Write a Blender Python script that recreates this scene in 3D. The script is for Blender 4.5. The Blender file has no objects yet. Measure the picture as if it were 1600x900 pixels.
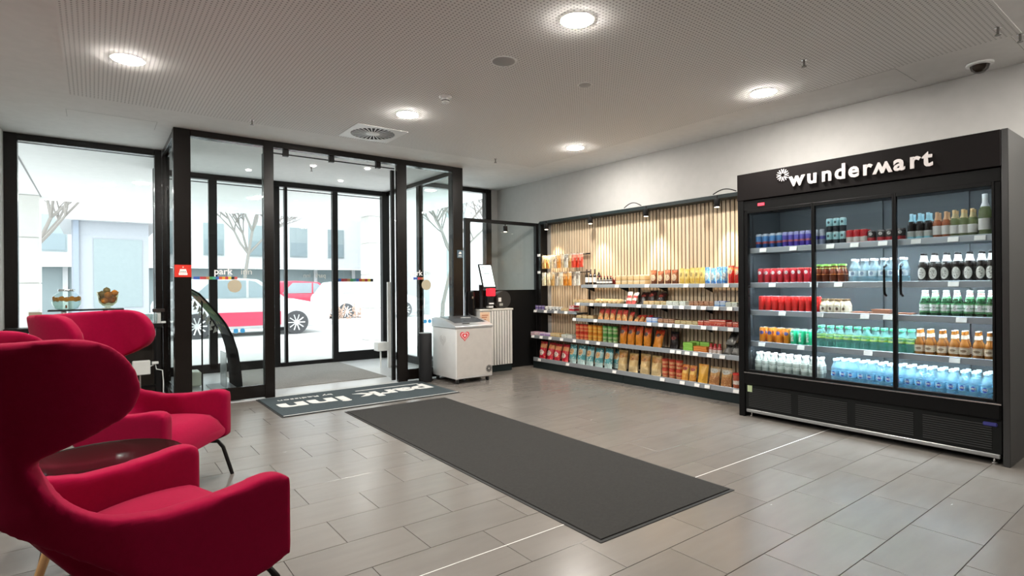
import bpy, bmesh, math, random
from mathutils import Matrix, Vector
random.seed(7)
PI = math.pi
SC = bpy.context.scene
COL = SC.collection

# ------------------------------------------------------------------ camera
F, TH, ROLL, PY, EYE = 865.1, .6469, -.007564, 446.36, 1.26
fw = Vector((math.sin(TH), math.cos(TH), 0)); r0 = Vector((math.cos(TH), -math.sin(TH), 0)); u0 = Vector((0, 0, 1))
rt = r0*math.cos(ROLL) + u0*math.sin(ROLL); up = -r0*math.sin(ROLL) + u0*math.cos(ROLL)
cd = bpy.data.cameras.new('camera'); cam = bpy.data.objects.new('camera', cd); COL.objects.link(cam)
cd.sensor_width = 36; cd.lens = 36*F/1600; cd.shift_y = (PY-450)/1600; cd.clip_end = 300; cd.clip_start = .05
m = Matrix((rt, up, -fw)).transposed().to_4x4(); m.translation = (0, 0, EYE)
cam.matrix_world = m
SC.camera = cam
# ------------------------------------------------------------------ overcast sky, exposure
W = bpy.data.worlds.new('overcast_sky'); SC.world = W; W.use_nodes = True
bg = W.node_tree.nodes['Background']; bg.inputs[0].default_value = (.93, .97, 1, 1); bg.inputs[1].default_value = 2.9
SC.view_settings.view_transform = 'Standard'; SC.view_settings.look = 'None'
SC.view_settings.gamma = 1; SC.view_settings.use_curve_mapping = False
SC.view_settings.exposure = 1.0
try:
    SC.cycles.use_denoising = True; SC.cycles.max_bounces = 10; SC.cycles.transparent_max_bounces = 24
    SC.cycles.diffuse_bounces = 4; SC.cycles.glossy_bounces = 4; SC.cycles.sample_clamp_indirect = 6
    SC.cycles.caustics_reflective = False; SC.cycles.caustics_refractive = False
except Exception: pass

def AX(px, X):      # where the sight line of a column of the photo meets the upright plane x = X
    d = fw + rt*(px-800)/F; return d.y*X/d.x
def AY(px, Y):
    d = fw + rt*(px-800)/F; return d.x*Y/d.y

# ------------------------------------------------------------------ materials
MATS = {}
def nodes(name):
    m = bpy.data.materials.new(name); m.use_nodes = True; MATS[name] = m
    nt = m.node_tree; return m, nt, nt.nodes['Principled BSDF']
def link(nt, a, b): nt.links.new(a, b)
def N(nt, t, **kw):
    n = nt.nodes.new(t)
    for k, v in kw.items(): setattr(n, k, v)
    return n
def math_n(nt, op, a, b=None, c=None):
    n = N(nt, 'ShaderNodeMath', operation=op)
    for i, v in enumerate((a, b, c)):
        if v is None: continue
        if isinstance(v, (int, float)): n.inputs[i].default_value = v
        else: link(nt, v, n.inputs[i])
    return n.outputs[0]
def mixc(nt, f, a, b):
    n = N(nt, 'ShaderNodeMix', data_type='RGBA')
    for s, v in ((0, f), (6, a), (7, b)):
        if isinstance(v, (int, float)): n.inputs[s].default_value = v
        elif isinstance(v, tuple): n.inputs[s].default_value = (*v[:3], 1)
        else: link(nt, v, n.inputs[s])
    return n.outputs[2]
def mat(name, c, rough=.5, metal=0, var=.06, scale=12, bump=0, spec=.5, sheen=0, emit=None, es=0, coat=0, alpha=1):
    if name in MATS: return MATS[name]
    m, nt, b = nodes(name)
    tc = N(nt, 'ShaderNodeTexCoord'); no = N(nt, 'ShaderNodeTexNoise'); no.inputs['Scale'].default_value = scale; no.inputs['Detail'].default_value = 3
    link(nt, tc.outputs['Object'], no.inputs['Vector'])
    f = math_n(nt, 'MULTIPLY_ADD', no.outputs[0], 2*var, 1-var)
    hs = N(nt, 'ShaderNodeVectorMath', operation='SCALE'); hs.inputs[0].default_value = c; link(nt, f, hs.inputs['Scale'])
    link(nt, hs.outputs[0], b.inputs['Base Color'])
    b.inputs['Roughness'].default_value = rough; b.inputs['Metallic'].default_value = metal
    b.inputs['Specular IOR Level'].default_value = spec
    if sheen: b.inputs['Sheen Weight'].default_value = sheen; b.inputs['Sheen Roughness'].default_value = .4
    if coat: b.inputs['Coat Weight'].default_value = coat
    if emit: b.inputs['Emission Color'].default_value = (*emit, 1); b.inputs['Emission Strength'].default_value = es
    if bump:
        bm = N(nt, 'ShaderNodeBump'); bm.inputs['Strength'].default_value = bump; bm.inputs['Distance'].default_value = .002
        n2 = N(nt, 'ShaderNodeTexNoise'); n2.inputs['Scale'].default_value = scale*12; link(nt, tc.outputs['Object'], n2.inputs['Vector'])
        link(nt, n2.outputs[0], bm.inputs['Height']); link(nt, bm.outputs[0], b.inputs['Normal'])
    return m
def glass(name, tint=(.93, .97, .96), ior=1.5, rough=0.0, body=None, bf=0):
    if name in MATS: return MATS[name]
    m, nt, b = nodes(name)
    out = nt.nodes['Material Output']
    tr = N(nt, 'ShaderNodeBsdfTransparent'); tr.inputs[0].default_value = (*tint, 1)
    gl = N(nt, 'ShaderNodeBsdfGlossy'); gl.inputs['Roughness'].default_value = rough
    fr = N(nt, 'ShaderNodeFresnel'); fr.inputs[0].default_value = ior
    geo = N(nt, 'ShaderNodeNewGeometry')
    fac = math_n(nt, 'MULTIPLY', fr.outputs[0], math_n(nt, 'SUBTRACT', 1.0, geo.outputs['Backfacing']))
    mx = N(nt, 'ShaderNodeMixShader'); 
    src = tr.outputs[0]
    if body:
        b.inputs['Base Color'].default_value = (*body, 1); b.inputs['Roughness'].default_value = .12
        m2 = N(nt, 'ShaderNodeMixShader'); m2.inputs[0].default_value = bf
        link(nt, tr.outputs[0], m2.inputs[1]); link(nt, b.outputs[0], m2.inputs[2]); src = m2.outputs[0]
    link(nt, fac, mx.inputs[0]); link(nt, src, mx.inputs[1]); link(nt, gl.outputs[0], mx.inputs[2]); link(nt, mx.outputs[0], out.inputs[0])
    return m
def pack(name, stops, label=None, lab=(.5, .6, .3, .18), spots=None, rough=.32, metal=0.0, sc=9):
    """printed film or card: colour bands from the foot up, an oval print, flecks of a second ink"""
    if name in MATS: return MATS[name]
    m, nt, b = nodes(name)
    tc = N(nt, 'ShaderNodeTexCoord'); sx = N(nt, 'ShaderNodeSeparateXYZ'); link(nt, tc.outputs['Generated'], sx.inputs[0])
    no = N(nt, 'ShaderNodeTexNoise'); no.inputs['Scale'].default_value = sc; no.inputs['Detail'].default_value = 2
    oi = N(nt, 'ShaderNodeObjectInfo'); av = N(nt, 'ShaderNodeVectorMath', operation='ADD'); cb = N(nt, 'ShaderNodeCombineXYZ'); link(nt, math_n(nt, 'MULTIPLY', oi.outputs['Random'], 23), cb.inputs[0]); link(nt, math_n(nt, 'MULTIPLY', oi.outputs['Random'], 7), cb.inputs[2])
    link(nt, tc.outputs['Generated'], av.inputs[0]); link(nt, cb.outputs[0], av.inputs[1]); link(nt, av.outputs[0], no.inputs['Vector'])
    zz = math_n(nt, 'ADD', sx.outputs[2], math_n(nt, 'MULTIPLY_ADD', no.outputs[0], .12, -.06))
    cr = N(nt, 'ShaderNodeValToRGB'); link(nt, zz, cr.inputs[0]); cr.color_ramp.interpolation = 'CONSTANT'
    el = cr.color_ramp.elements
    while len(el) < len(stops): el.new(.5)
    for e, (p, c) in zip(el, stops): e.position = p; e.color = (*c, 1)
    col = cr.outputs[0]
    if spots:
        vo = N(nt, 'ShaderNodeTexVoronoi'); vo.inputs['Scale'].default_value = sc*.6; link(nt, av.outputs[0], vo.inputs['Vector'])
        col = mixc(nt, math_n(nt, 'LESS_THAN', vo.outputs[0], .30), col, spots)
    if label:
        dx = math_n(nt, 'DIVIDE', math_n(nt, 'SUBTRACT', sx.outputs[0], lab[0]), lab[2]); dz = math_n(nt, 'DIVIDE', math_n(nt, 'SUBTRACT', sx.outputs[2], lab[1]), lab[3])
        d = math_n(nt, 'ADD', math_n(nt, 'MULTIPLY', dx, dx), math_n(nt, 'MULTIPLY', dz, dz))
        col = mixc(nt, math_n(nt, 'LESS_THAN', d, 1), col, label)
        col = mixc(nt, math_n(nt, 'MULTIPLY', math_n(nt, 'LESS_THAN', d, .45), math_n(nt, 'GREATER_THAN', no.outputs[0], .55)), col, tuple(x*.35 for x in label))
    link(nt, col, b.inputs['Base Color']); b.inputs['Roughness'].default_value = rough; b.inputs['Metallic'].default_value = metal
    bm = N(nt, 'ShaderNodeBump'); bm.inputs['Strength'].default_value = .5; bm.inputs['Distance'].default_value = .015; link(nt, no.outputs[0], bm.inputs['Height']); link(nt, bm.outputs[0], b.inputs['Normal'])
    return m

BLACK = mat('black_metal', (.007, .0065, .0065), .4, 0, spec=.3)
BROWNBLK = mat('bronze_black_frame', (.008, .006, .005), .25, 0, spec=.35)
MATTEBLK = mat('matte_black', (.008, .008, .009), .6, spec=.3)
WALL = mat('wall_paint_grey', (.46, .45, .435), .85, bump=.05)
CEILW = mat('ceiling_white_paint', (.84, .83, .815), .9)
WHITE = mat('white_laminate', (.78, .78, .76), .35)
GLASS = glass('clear_glass', (.95, .975, .97))
FGLASS = glass('fridge_glass', (.93, .96, .97), 1.4)
CHROME = mat('chrome', (.7, .7, .7), .18, 1)
GREY = mat('shelf_grey_steel', (.36, .39, .42), .4, .4)
PAPER = mat('white_paper', (.85, .85, .83), .6)
LEDC = mat('cool_led', (1, 1, 1), .5, emit=(.82, .93, 1), es=60)
RUB = mat('black_rubber', (.02, .02, .02), .8)
def floor_tile_mat():
    m, nt, b = nodes('porcelain_tile')
    tc = N(nt, 'ShaderNodeTexCoord'); oi = N(nt, 'ShaderNodeObjectInfo')
    mp = N(nt, 'ShaderNodeMapping'); mp.inputs['Scale'].default_value = (3, 14, 4)
    ad = N(nt, 'ShaderNodeVectorMath', operation='ADD'); link(nt, tc.outputs['Object'], ad.inputs[0])
    cb = N(nt, 'ShaderNodeCombineXYZ'); link(nt, math_n(nt, 'MULTIPLY', oi.outputs['Random'], 40), cb.inputs[0]); link(nt, cb.outputs[0], ad.inputs[1])
    link(nt, ad.outputs[0], mp.inputs[0])
    no = N(nt, 'ShaderNodeTexNoise'); no.inputs['Scale'].default_value = 1.0; no.inputs['Detail'].default_value = 6; link(nt, mp.outputs[0], no.inputs['Vector'])
    f = math_n(nt, 'ADD', math_n(nt, 'MULTIPLY', no.outputs[0], .22), math_n(nt, 'MULTIPLY_ADD', oi.outputs['Random'], .10, .84))
    hs = N(nt, 'ShaderNodeVectorMath', operation='SCALE'); hs.inputs[0].default_value = (.172, .156, .142); link(nt, f, hs.inputs['Scale'])
    link(nt, hs.outputs[0], b.inputs['Base Color'])
    link(nt, math_n(nt, 'MULTIPLY_ADD', no.outputs[0], .14, .17), b.inputs['Roughness'])
    b.inputs['Specular IOR Level'].default_value = .55
    return m
TILE = floor_tile_mat()
GROUT = mat('grout', (.10, .095, .09), .9)
def perf_mat():
    m, nt, b = nodes('perforated_ceiling_board')
    tc = N(nt, 'ShaderNodeTexCoord')
    v = N(nt, 'ShaderNodeVectorMath', operation='SCALE'); v.inputs['Scale'].default_value = 1/.0275; link(nt, tc.outputs['Object'], v.inputs[0])
    fr = N(nt, 'ShaderNodeVectorMath', operation='FRACTION'); link(nt, v.outputs[0], fr.inputs[0])
    s = N(nt, 'ShaderNodeVectorMath', operation='SUBTRACT'); link(nt, fr.outputs[0], s.inputs[0]); s.inputs[1].default_value = (.5, .5, 0)
    mu = N(nt, 'ShaderNodeVectorMath', operation='MULTIPLY'); link(nt, s.outputs[0], mu.inputs[0]); mu.inputs[1].default_value = (1, 1, 0)
    ln = N(nt, 'ShaderNodeVectorMath', operation='LENGTH'); link(nt, mu.outputs[0], ln.inputs[0])
    col = mixc(nt, math_n(nt, 'LESS_THAN', ln.outputs['Value'], .22), (.84, .83, .815), (.36, .35, .345))
    link(nt, col, b.inputs['Base Color']); b.inputs['Roughness'].default_value = .9
    return m
PERF = perf_mat()
def wood_mat(name, c1, c2, sc=(1, 1, .12), rough=.5, s=18):
    m, nt, b = nodes(name)
    tc = N(nt, 'ShaderNodeTexCoord'); mp = N(nt, 'ShaderNodeMapping'); mp.inputs['Scale'].default_value = sc
    oi = N(nt, 'ShaderNodeObjectInfo'); ad = N(nt, 'ShaderNodeVectorMath', operation='ADD'); cb = N(nt, 'ShaderNodeCombineXYZ')
    link(nt, math_n(nt, 'MULTIPLY', oi.outputs['Random'], 30), cb.inputs[0]); link(nt, tc.outputs['Object'], ad.inputs[0]); link(nt, cb.outputs[0], ad.inputs[1]); link(nt, ad.outputs[0], mp.inputs[0])
    no = N(nt, 'ShaderNodeTexNoise'); no.inputs['Scale'].default_value = s; no.inputs['Detail'].default_value = 6; link(nt, mp.outputs[0], no.inputs['Vector'])
    f = math_n(nt, 'ADD', math_n(nt, 'MULTIPLY', no.outputs[0], .6), math_n(nt, 'MULTIPLY', oi.outputs['Random'], .4))
    link(nt, mixc(nt, f, c1, c2), b.inputs['Base Color']); b.inputs['Roughness'].default_value = rough
    return m
OAK = wood_mat('oak_slat_wood', (.62, .46, .29), (.80, .64, .45))
OAKLEG = wood_mat('oak_leg_wood', (.45, .25, .10), (.62, .38, .17))
FABRIC = mat('crimson_wool', (.27, .002, .032), .95, var=.12, scale=60, bump=.25, sheen=.08, spec=.08)
MATF = mat('charcoal_carpet', (.017, .016, .0145), .95, var=.5, scale=60, bump=.6)
MATB = mat('slate_blue_carpet', (.040, .056, .064), .95, var=.3, scale=80, bump=.5)
MATV = mat('vestibule_grey_carpet', (.27, .26, .245), .95, var=.25, scale=60, bump=.5)
LETW = mat('white_mat_pile', (.70, .70, .68), .9)

# ------------------------------------------------------------------ mesh helpers
class MB:
    def __init__(s): s.v = []; s.f = []
    def box(s, x0, x1, y0, y1, z0, z1):
        i = len(s.v)
        s.v += [(x0,y0,z0),(x1,y0,z0),(x1,y1,z0),(x0,y1,z0),(x0,y0,z1),(x1,y0,z1),(x1,y1,z1),(x0,y1,z1)]
        s.f += [(i,i+3,i+2,i+1),(i+4,i+5,i+6,i+7),(i,i+1,i+5,i+4),(i+1,i+2,i+6,i+5),(i+2,i+3,i+7,i+6),(i+3,i,i+4,i+7)]
        return s
    def lathe(s, prof, n=16, c=(0,0,0), cap=True, sq=0):
        """prof: (radius, z) from foot to top; sq > 0 makes a squarish section"""
        i = len(s.v)
        for r, z in prof:
            for k in range(n):
                a = 2*PI*k/n
                rr = r
                if sq: rr = r/ (abs(math.cos(a))**sq+abs(math.sin(a))**sq)**(1/sq)
                s.v.append((c[0]+rr*math.cos(a), c[1]+rr*math.sin(a), c[2]+z))
        for j in range(len(prof)-1):
            for k in range(n):
                s.f.append((i+j*n+k, i+j*n+(k+1)%n, i+(j+1)*n+(k+1)%n, i+(j+1)*n+k))
        if cap:
            s.f.append(tuple(i+k for k in reversed(range(n)))); t = i+(len(prof)-1)*n; s.f.append(tuple(t+k for k in range(n)))
        return s
    def cyl(s, p, q, r, n=12, r2=None):
        return s.tube([p, q], r, n, r2)
    def tube(s, pts, r, n=8, r2=None):
        pts = [Vector(p) for p in pts]; i = len(s.v); L = len(pts)
        for j, p in enumerate(pts):
            d = (pts[min(j+1, L-1)]-pts[max(j-1, 0)]).normalized()
            a = d.cross(Vector((0,0,1)) if abs(d.z) < .9 else Vector((1,0,0))).normalized(); b = a.cross(d)
            rr = r if r2 is None else r+(r2-r)*j/(L-1)
            for k in range(n):
                t = 2*PI*k/n; s.v.append(tuple(p+(a*math.cos(t)+b*math.sin(t))*rr))
        for j in range(L-1):
            for k in range(n): s.f.append((i+j*n+k, i+(j+1)*n+k, i+(j+1)*n+(k+1)%n, i+j*n+(k+1)%n))
        s.f.append(tuple(i+k for k in range(n))); t = i+(L-1)*n; s.f.append(tuple(t+k for k in reversed(range(n))))
        return s
    def prism(s, poly, a0, a1, ax='y'):
        """poly: 2D outline (counter-clockwise); extruded along ax"""
        i = len(s.v); n = len(poly)
        for a in (a0, a1):
            for u, w in poly: s.v.append((u, a, w) if ax == 'y' else (a, u, w) if ax == 'x' else (u, w, a))
        s.f.append(tuple(range(i, i+n))); s.f.append(tuple(reversed(range(i+n, i+2*n))))
        for k in range(n): s.f.append((i+k, i+n+k, i+n+(k+1)%n, i+(k+1)%n))
        return s
    def grid(s, P, closed_u=False):
        """P[j][i] points, an open sheet"""
        i = len(s.v); a = len(P); b = len(P[0])
        for row in P: s.v += [tuple(p) for p in row]
        for j in range(a-1):
            for k in range(b if closed_u else b-1): s.f.append((i+j*b+k, i+j*b+(k+1)%b, i+(j+1)*b+(k+1)%b, i+(j+1)*b+k))
        return s
    def mesh(s, name, smooth=False, bevel=0, seg=1, angle=None):
        me = bpy.data.meshes.new(name); me.from_pydata(s.v, [], s.f); 
        bm = bmesh.new(); bm.from_mesh(me); bmesh.ops.recalc_face_normals(bm, faces=bm.faces)
        if bevel: bmesh.ops.bevel(bm, geom=list(bm.edges), offset=bevel, segments=seg, affect='EDGES', profile=.5, clamp_overlap=True)
        if smooth:
            for f in bm.faces: f.smooth = True
            for e in bm.edges:
                if len(e.link_faces) == 2 and e.calc_face_angle(0) > math.radians(angle or 40): e.smooth = False
        bm.to_mesh(me); bm.free(); return me
    def build(s, name, mt, parent=None, smooth=False, bevel=0, seg=1, loc=None, rot=None, angle=None):
        return ob(name, s.mesh(name, smooth, bevel, seg, angle), mt, parent, loc, rot)
def ob(name, me, mt=None, parent=None, loc=None, rot=None, scale=None):
    o = bpy.data.objects.new(name, me); COL.objects.link(o)
    if mt is not None and me is not None:
        if not me.materials: me.materials.append(mt)
        elif me.materials[0] != mt: o.material_slots[0].link = 'OBJECT'; o.material_slots[0].material = mt
    if parent: o.parent = parent
    if loc is not None: o.location = loc
    if rot is not None: o.rotation_euler = rot if hasattr(rot, '__len__') else (0, 0, rot)
    if scale is not None: o.scale = scale if hasattr(scale, '__len__') else (scale,)*3
    return o
def tag(o, label, cat, group=None, kind=None):
    if label: o['label'] = label
    if cat: o['category'] = cat
    if group: o['group'] = group
    if kind: o['kind'] = kind
    return o
def thing(name, label, cat, loc=(0,0,0), rz=0, group=None):
    return tag(ob(name, None, loc=loc, rot=rz), label, cat, group)
def struct(name, loc=None): 
    o = ob(name, None, loc=loc); o['kind'] = 'structure'; return o
def B(name, mt, parent, *b, bevel=0, **k): return MB().box(*b).build(name, mt, parent, bevel=bevel, **k)
ORD = ['first','second','third','fourth','fifth','sixth','seventh','eighth','ninth','tenth','eleventh','twelfth','thirteenth','fourteenth','fifteenth','sixteenth','seventeenth','eighteenth','nineteenth','twentieth']

# lettering: built-in typeface turned into meshes, all in one update
TXT = {}
def texts(reqs):
    tmp = []
    for key, s, size, ext, off in reqs:
        c = bpy.data.curves.new('lettering', 'FONT'); c.body = s; c.size = size; c.extrude = ext; c.offset = off; c.resolution_u = 3
        c.align_x = 'CENTER'; c.align_y = 'BOTTOM_BASELINE' if False else 'BOTTOM'
        o = bpy.data.objects.new('lettering', c); COL.objects.link(o); tmp.append((key, o))
    bpy.context.view_layer.update(); dg = bpy.context.evaluated_depsgraph_get()
    for key, o in tmp: TXT[key] = bpy.data.meshes.new_from_object(o.evaluated_get(dg))
    for key, o in tmp: c = o.data; bpy.data.objects.remove(o); bpy.data.curves.remove(c)
texts([(ch, ch, .125, .004, .0035) for ch in 'wundeart'] + [('park', 'park', .36, .002, .012), ('inn', 'inn', .36, .002, .012), ('by', 'by Radisson', .085, .002, .0),
      ('park_s', 'park', .10, .0006, .002), ('inn_s', 'inn', .10, .0006, .0), ('VIO', 'VIO', .022, .0004, .0008), ('SPRITE', 'SPRITE', .030, .0004, .001)])

# ================================================================== LARGE STRUCTURE
HC = 2.942; XR = 5.70; XL = -.76; YF = 6.72; YW = 8.02; YO = 9.25
fl = B('floor', GROUT, None, -5.1, 5.9, -6.1, YW+.06, -.08, -.004)
B('vestibule_base', GROUT, fl, .67, 4.21, YW+.06, YO+.04, -.08, -.004); fl['kind'] = 'structure'
ys = [.155, .456, .757, 1.06, 1.36, 1.665, 1.967, 2.167, 2.371, 2.673]
while ys[-1] < 6.66: ys.append(ys[-1]+.3025)
ys[-1] = 6.68
tcache = {}
par = 0
for j in range(len(ys)-1):
    y0, y1 = ys[j], ys[j+1]; h = y1-y0
    off = 1.59 if par % 2 == 0 else 1.289
    if abs(y0-2.167) > .01: pass
    # both halves of the row cut by the expansion joint keep the same joints
    if not abs(y0-1.967) < .01: par += 1
    x = off - 6*.6
    while x < XR:
        a, b = max(x, -1.75), min(x+.6, XR)
        if b-a > .02:
            key = (round(b-a, 3), round(h, 3))
            if key not in tcache: tcache[key] = MB().box(-(b-a)/2+.0017, (b-a)/2-.0017, -h/2+.0017, h/2-.0017, -.012, 0).mesh('tile', bevel=.0008)
            cx, cy = (a+b)/2, (y0+y1)/2
            dep = cx*fw.x+cy*fw.y; u = 800+F*(cx*rt.x+cy*rt.y)/max(dep, .01)
            if dep > .6 and -700 < u < 2300: ob('tile', tcache[key], TILE, fl, (cx, cy, 0))
        x += .6
B('rear_floor_slab', TILE, fl, -5, XR, -6, .153, -.012, 0); B('lobby_floor_slab', TILE, fl, -5, -1.755, .157, 6.6, -.012, 0)
B('vestibule_floor_slab', mat('vestibule_pale_stone', (.60, .61, .62), .3), fl, .67, 4.21, 6.69, YO, -.012, 0)
B('recess_floor_slab', TILE, fl, XL, .668, 6.69, YW, -.012, 0)
B('recess_floor_slab', TILE, fl, 4.212, XR, 6.69, YW, -.012, 0)
B('expansion_joint', mat('pale_joint_strip', (.75, .73, .70), .5), fl, -1.75, XR, 2.1645, 2.1695, -.004, .0012)
# walls
o = B('wall_right', WALL, None, XR, XR+.2, -6, YW+.1, 0, HC); o['kind'] = 'structure'
o = B('wall_left', mat('wall_paint_pale', (.62, .61, .59), .85), None, XL-.2, XL, 6.6, YW+.1, 0, HC); o['kind'] = 'structure'
DUSK = mat('lobby_dark_paint', (.32, .31, .30), .8)
o = B('wall_lobby', DUSK, None, -5.1, XL-.2, 6.6, 6.7, 0, HC); o['kind'] = 'structure'
o = B('wall_far_left', DUSK, None, -5.1, -5, -6, 6.6, 0, HC); o['kind'] = 'structure'
o = B('wall_back', DUSK, None, -5, XR, -6.1, -6, 0, HC); o['kind'] = 'structure'
# ceiling
ce = B('ceiling', CEILW, None, -5, XR, -6, YW+.06, HC, HC+.15)
B('vestibule_ceiling', CEILW, ce, .661, 4.219, YW+.06, YO, HC, HC+.15); ce['kind'] = 'structure'
B('perforated_board', PERF, ce, -.17, 5.01, .90, 6.10, HC-.003, HC+.01)
JL = mat('ceiling_joint_grey', (.52, .51, .50), .9)  # plain grey of the panel joint lines and the column core
for x0, x1, y0, y1 in ((5.03, 5.5, 1.645, 1.65), (5.03, 5.6, .955, .96), (5.022, 5.028, 1.65, 2.3), (.52, .524, 6.62, 6.98), (-.2, .52, 6.62, 6.624), (-.2, -.196, 6.62, 6.9)):
    B('access_panel_joint', JL, ce, x0, x1, y0, y1, HC-.0012, HC+.001)
# left facade window
def frame(name): return struct(name)
w1 = frame('window_1')
B('post', BROWNBLK, w1, XL, -.649, 7.94, 8.06, 0, HC, bevel=.004)
B('post', BROWNBLK, w1, .595, .668, 7.94, 8.06, 0, HC, bevel=.004)
B('header', BROWNBLK, w1, -.649, .595, 7.95, 8.05, 2.868, HC, bevel=.004)
B('glazing_bead', BLACK, w1, -.649, .595, 7.96, 7.975, 2.845, 2.852)
B('sill_rail', BROWNBLK, w1, -.649, .595, 7.94, 8.06, .64, .70, bevel=.004)
B('spandrel_panel', mat('dark_brown_panel', (.022, .017, .013), .5, spec=.3), w1, -.649, .595, 7.97, 8.03, 0, .64)
B('pane', GLASS, w1, -.649, .595, 7.995, 8.005, .70, 2.868)
w2 = frame('window_2')
B('post', BROWNBLK, w2, 5.445, 5.56, 7.94, 8.06, 0, HC, bevel=.004)
B('wall_strip', WALL, w2, 5.56, XR, 7.96, 8.06, 0, HC)
B('header', BROWNBLK, w2, 4.26, 5.445, 7.95, 8.05, 2.868, HC, bevel=.004)
B('sill_rail', BROWNBLK, w2, 4.26, 5.445, 7.95, 8.05, 0, .12, bevel=.004)
B('pane', GLASS, w2, 4.26, 5.445, 7.995, 8.005, .12, 2.868)
# inner sliding door front
d1 = frame('door_1')
for x0, x1 in ((.669, .826), (4.045, 4.21)): B('corner_post', BROWNBLK, d1, x0, x1, YF, YF+.13, 0, HC, bevel=.004)
B('header', BROWNBLK, d1, .826, 4.045, YF, YF+.11, 2.872, HC, bevel=.004)
B('track_rail', BLACK, d1, 1.656, 3.19, YF+.07, YF+.085, 2.815, 2.828)
for x in (1.78, 2.32, 2.93): B('track_bracket', BLACK, d1, x, x+.06, YF+.05, YF+.1, 2.80, 2.872)
for k, (x0, x1, a, b) in enumerate(((.826, 1.56, 1.549, 1.656), (3.29, 4.045, 3.19, 3.329))):
    B('stile', BROWNBLK, d1, a, b, YF-.005, YF+.05, 0, HC-.004, bevel=.004)
    B('bottom_rail', BROWNBLK, d1, x0, x1, YF+.005, YF+.05, .015, .155, bevel=.003)
    p = B('pane', GLASS, d1, x0, x1, YF+.02, YF+.03, .155, 2.872)
    B('sliding_leaf_stile', BLACK, d1, (a+.005 if k == 0 else a-.045), (a+.05 if k == 0 else a), YF+.075, YF+.115, .02, 2.80)
    # coloured squares, words and stickers on the glass
    sx = .845 if k == 0 else 3.43
    cols = [(.05, .10, .45), (.03, .12, .40), (.50, .04, .05), (.45, .06, .05), (.45, .22, .08), (.06, .30, .10), (.05, .30, .25), (.05, .12, .45), (.6, .08, .03), (.75, .35, .03), (.55, .04, .05), (.75, .55, .05), (.02, .02, .02), (.6, .1, .08)]
    nn = 14 if k == 0 else 5
    for i in range(nn):
        B('colour_square', mat('decal_%d' % i, cols[i], .5), p, sx+i*.0305, sx+i*.0305+.0295, YF+.0135, YF+.0185, 1.352, 1.382)
    ob('letter', TXT['park_s'], mat('decal_white', (.85, .85, .85), .5), p, (sx+.285 if k == 0 else 3.47, YF+.016, 1.388), (PI/2, 0, 0))
    ob('letter', TXT['inn_s'], mat('decal_frosted', (.62, .62, .58), .6), p, (sx+.52 if k == 0 else 3.66, YF+.016, 1.388), (PI/2, 0, 0))
    MB().cyl((1.243 if k == 0 else 3.622, YF+.012, 1.279), (1.243 if k == 0 else 3.622, YF+.018, 1.279), .071, 24).build('round_sticker', mat('decal_beige', (.50, .44, .32), .6), p, smooth=True)
    for q in (0, .068):
        MB().cyl(((1.252 if k == 0 else 3.60)+q, YF+.012, .782), ((1.252 if k == 0 else 3.60)+q, YF+.018, .782), .026, 16).build('round_sticker', mat('decal_blue', (.06, .35, .70), .5), p, smooth=True)
B('threshold', mat('aluminium_threshold', (.62, .62, .60), .35, .6), d1, .69, 4.19, YF+.02, YF+.11, -.002, .004)
# vestibule sides
for nm, x in (('window_3', .675), ('window_4', 4.155)):
    w = frame(nm)
    B('header', BROWNBLK, w, x, x+.06, YF+.13, YO, 2.872, HC, bevel=.004)
    B('sill_rail', BROWNBLK, w, x, x+.06, YF+.13, YO, 0, .12, bevel=.004)
    B('post', BROWNBLK, w, x-.003, x+.075, 7.95, 8.05, .12, 2.872, bevel=.004)
    B('pane', GLASS, w, x+.025, x+.035, YF+.13, 7.95, .12, 2.872)
    B('pane', GLASS, w, x+.025, x+.035, 8.05, YO, .12, 2.872)
# outer doors
d2 = frame('door_2')
B('corner_post', BLACK, d2, .67, .78, YO-.06, YO+.05, 0, HC, bevel=.004)
B('corner_post', BLACK, d2, 4.08, 4.215, YO-.06, YO+.05, 0, HC, bevel=.004)
B('header', BLACK, d2, .78, 4.08, YO-.05, YO+.05, 2.862, HC, bevel=.004)
for x in (2.27, 3.205): B('stile', BLACK, d2, x if x < 3 else x-.005, x+.085, YO-.04, YO+.04, 0, 2.862, bevel=.003)
for x in (2.44,): B('stile', BLACK, d2, x-.01, x+.035, YO-.04, YO+.04, .05, 2.862, bevel=.003)
B('stile', BLACK, d2, 1.36, 1.47, YO-.04, YO+.04, .05, 2.862, bevel=.003)
for x0, x1, h in ((.78, 2.27, .13), (2.355, 3.2, .06), (3.29, 4.08, .16)):
    B('bottom_rail', BLACK, d2, x0, x1, YO-.04, YO+.04, .0, h, bevel=.003)
    B('head_bead', BLACK, d2, x0, x1, YO-.03, YO-.015, 2.81, 2.822)
    p = B('pane', GLASS, d2, x0, x1, YO-.005, YO+.005, h, 2.862)
    if x0 > 3:
        for i in range(12): B('colour_square', mat('decal_%d' % (i+1 if i < 12 else 1), (.5, .1, .1)), p, 3.30+i*.052, 3.30+i*.052+.05, YO-.012, YO-.007, 1.35, 1.40)
    if 2 < x0 < 3:
        for s, xx in (('park_s', 3.0), ('inn_s', 2.78)):
            ob('letter', TXT[s], MATS['decal_frosted'], p, (xx, YO-.01, 1.40), (PI/2, 0, PI))
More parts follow.
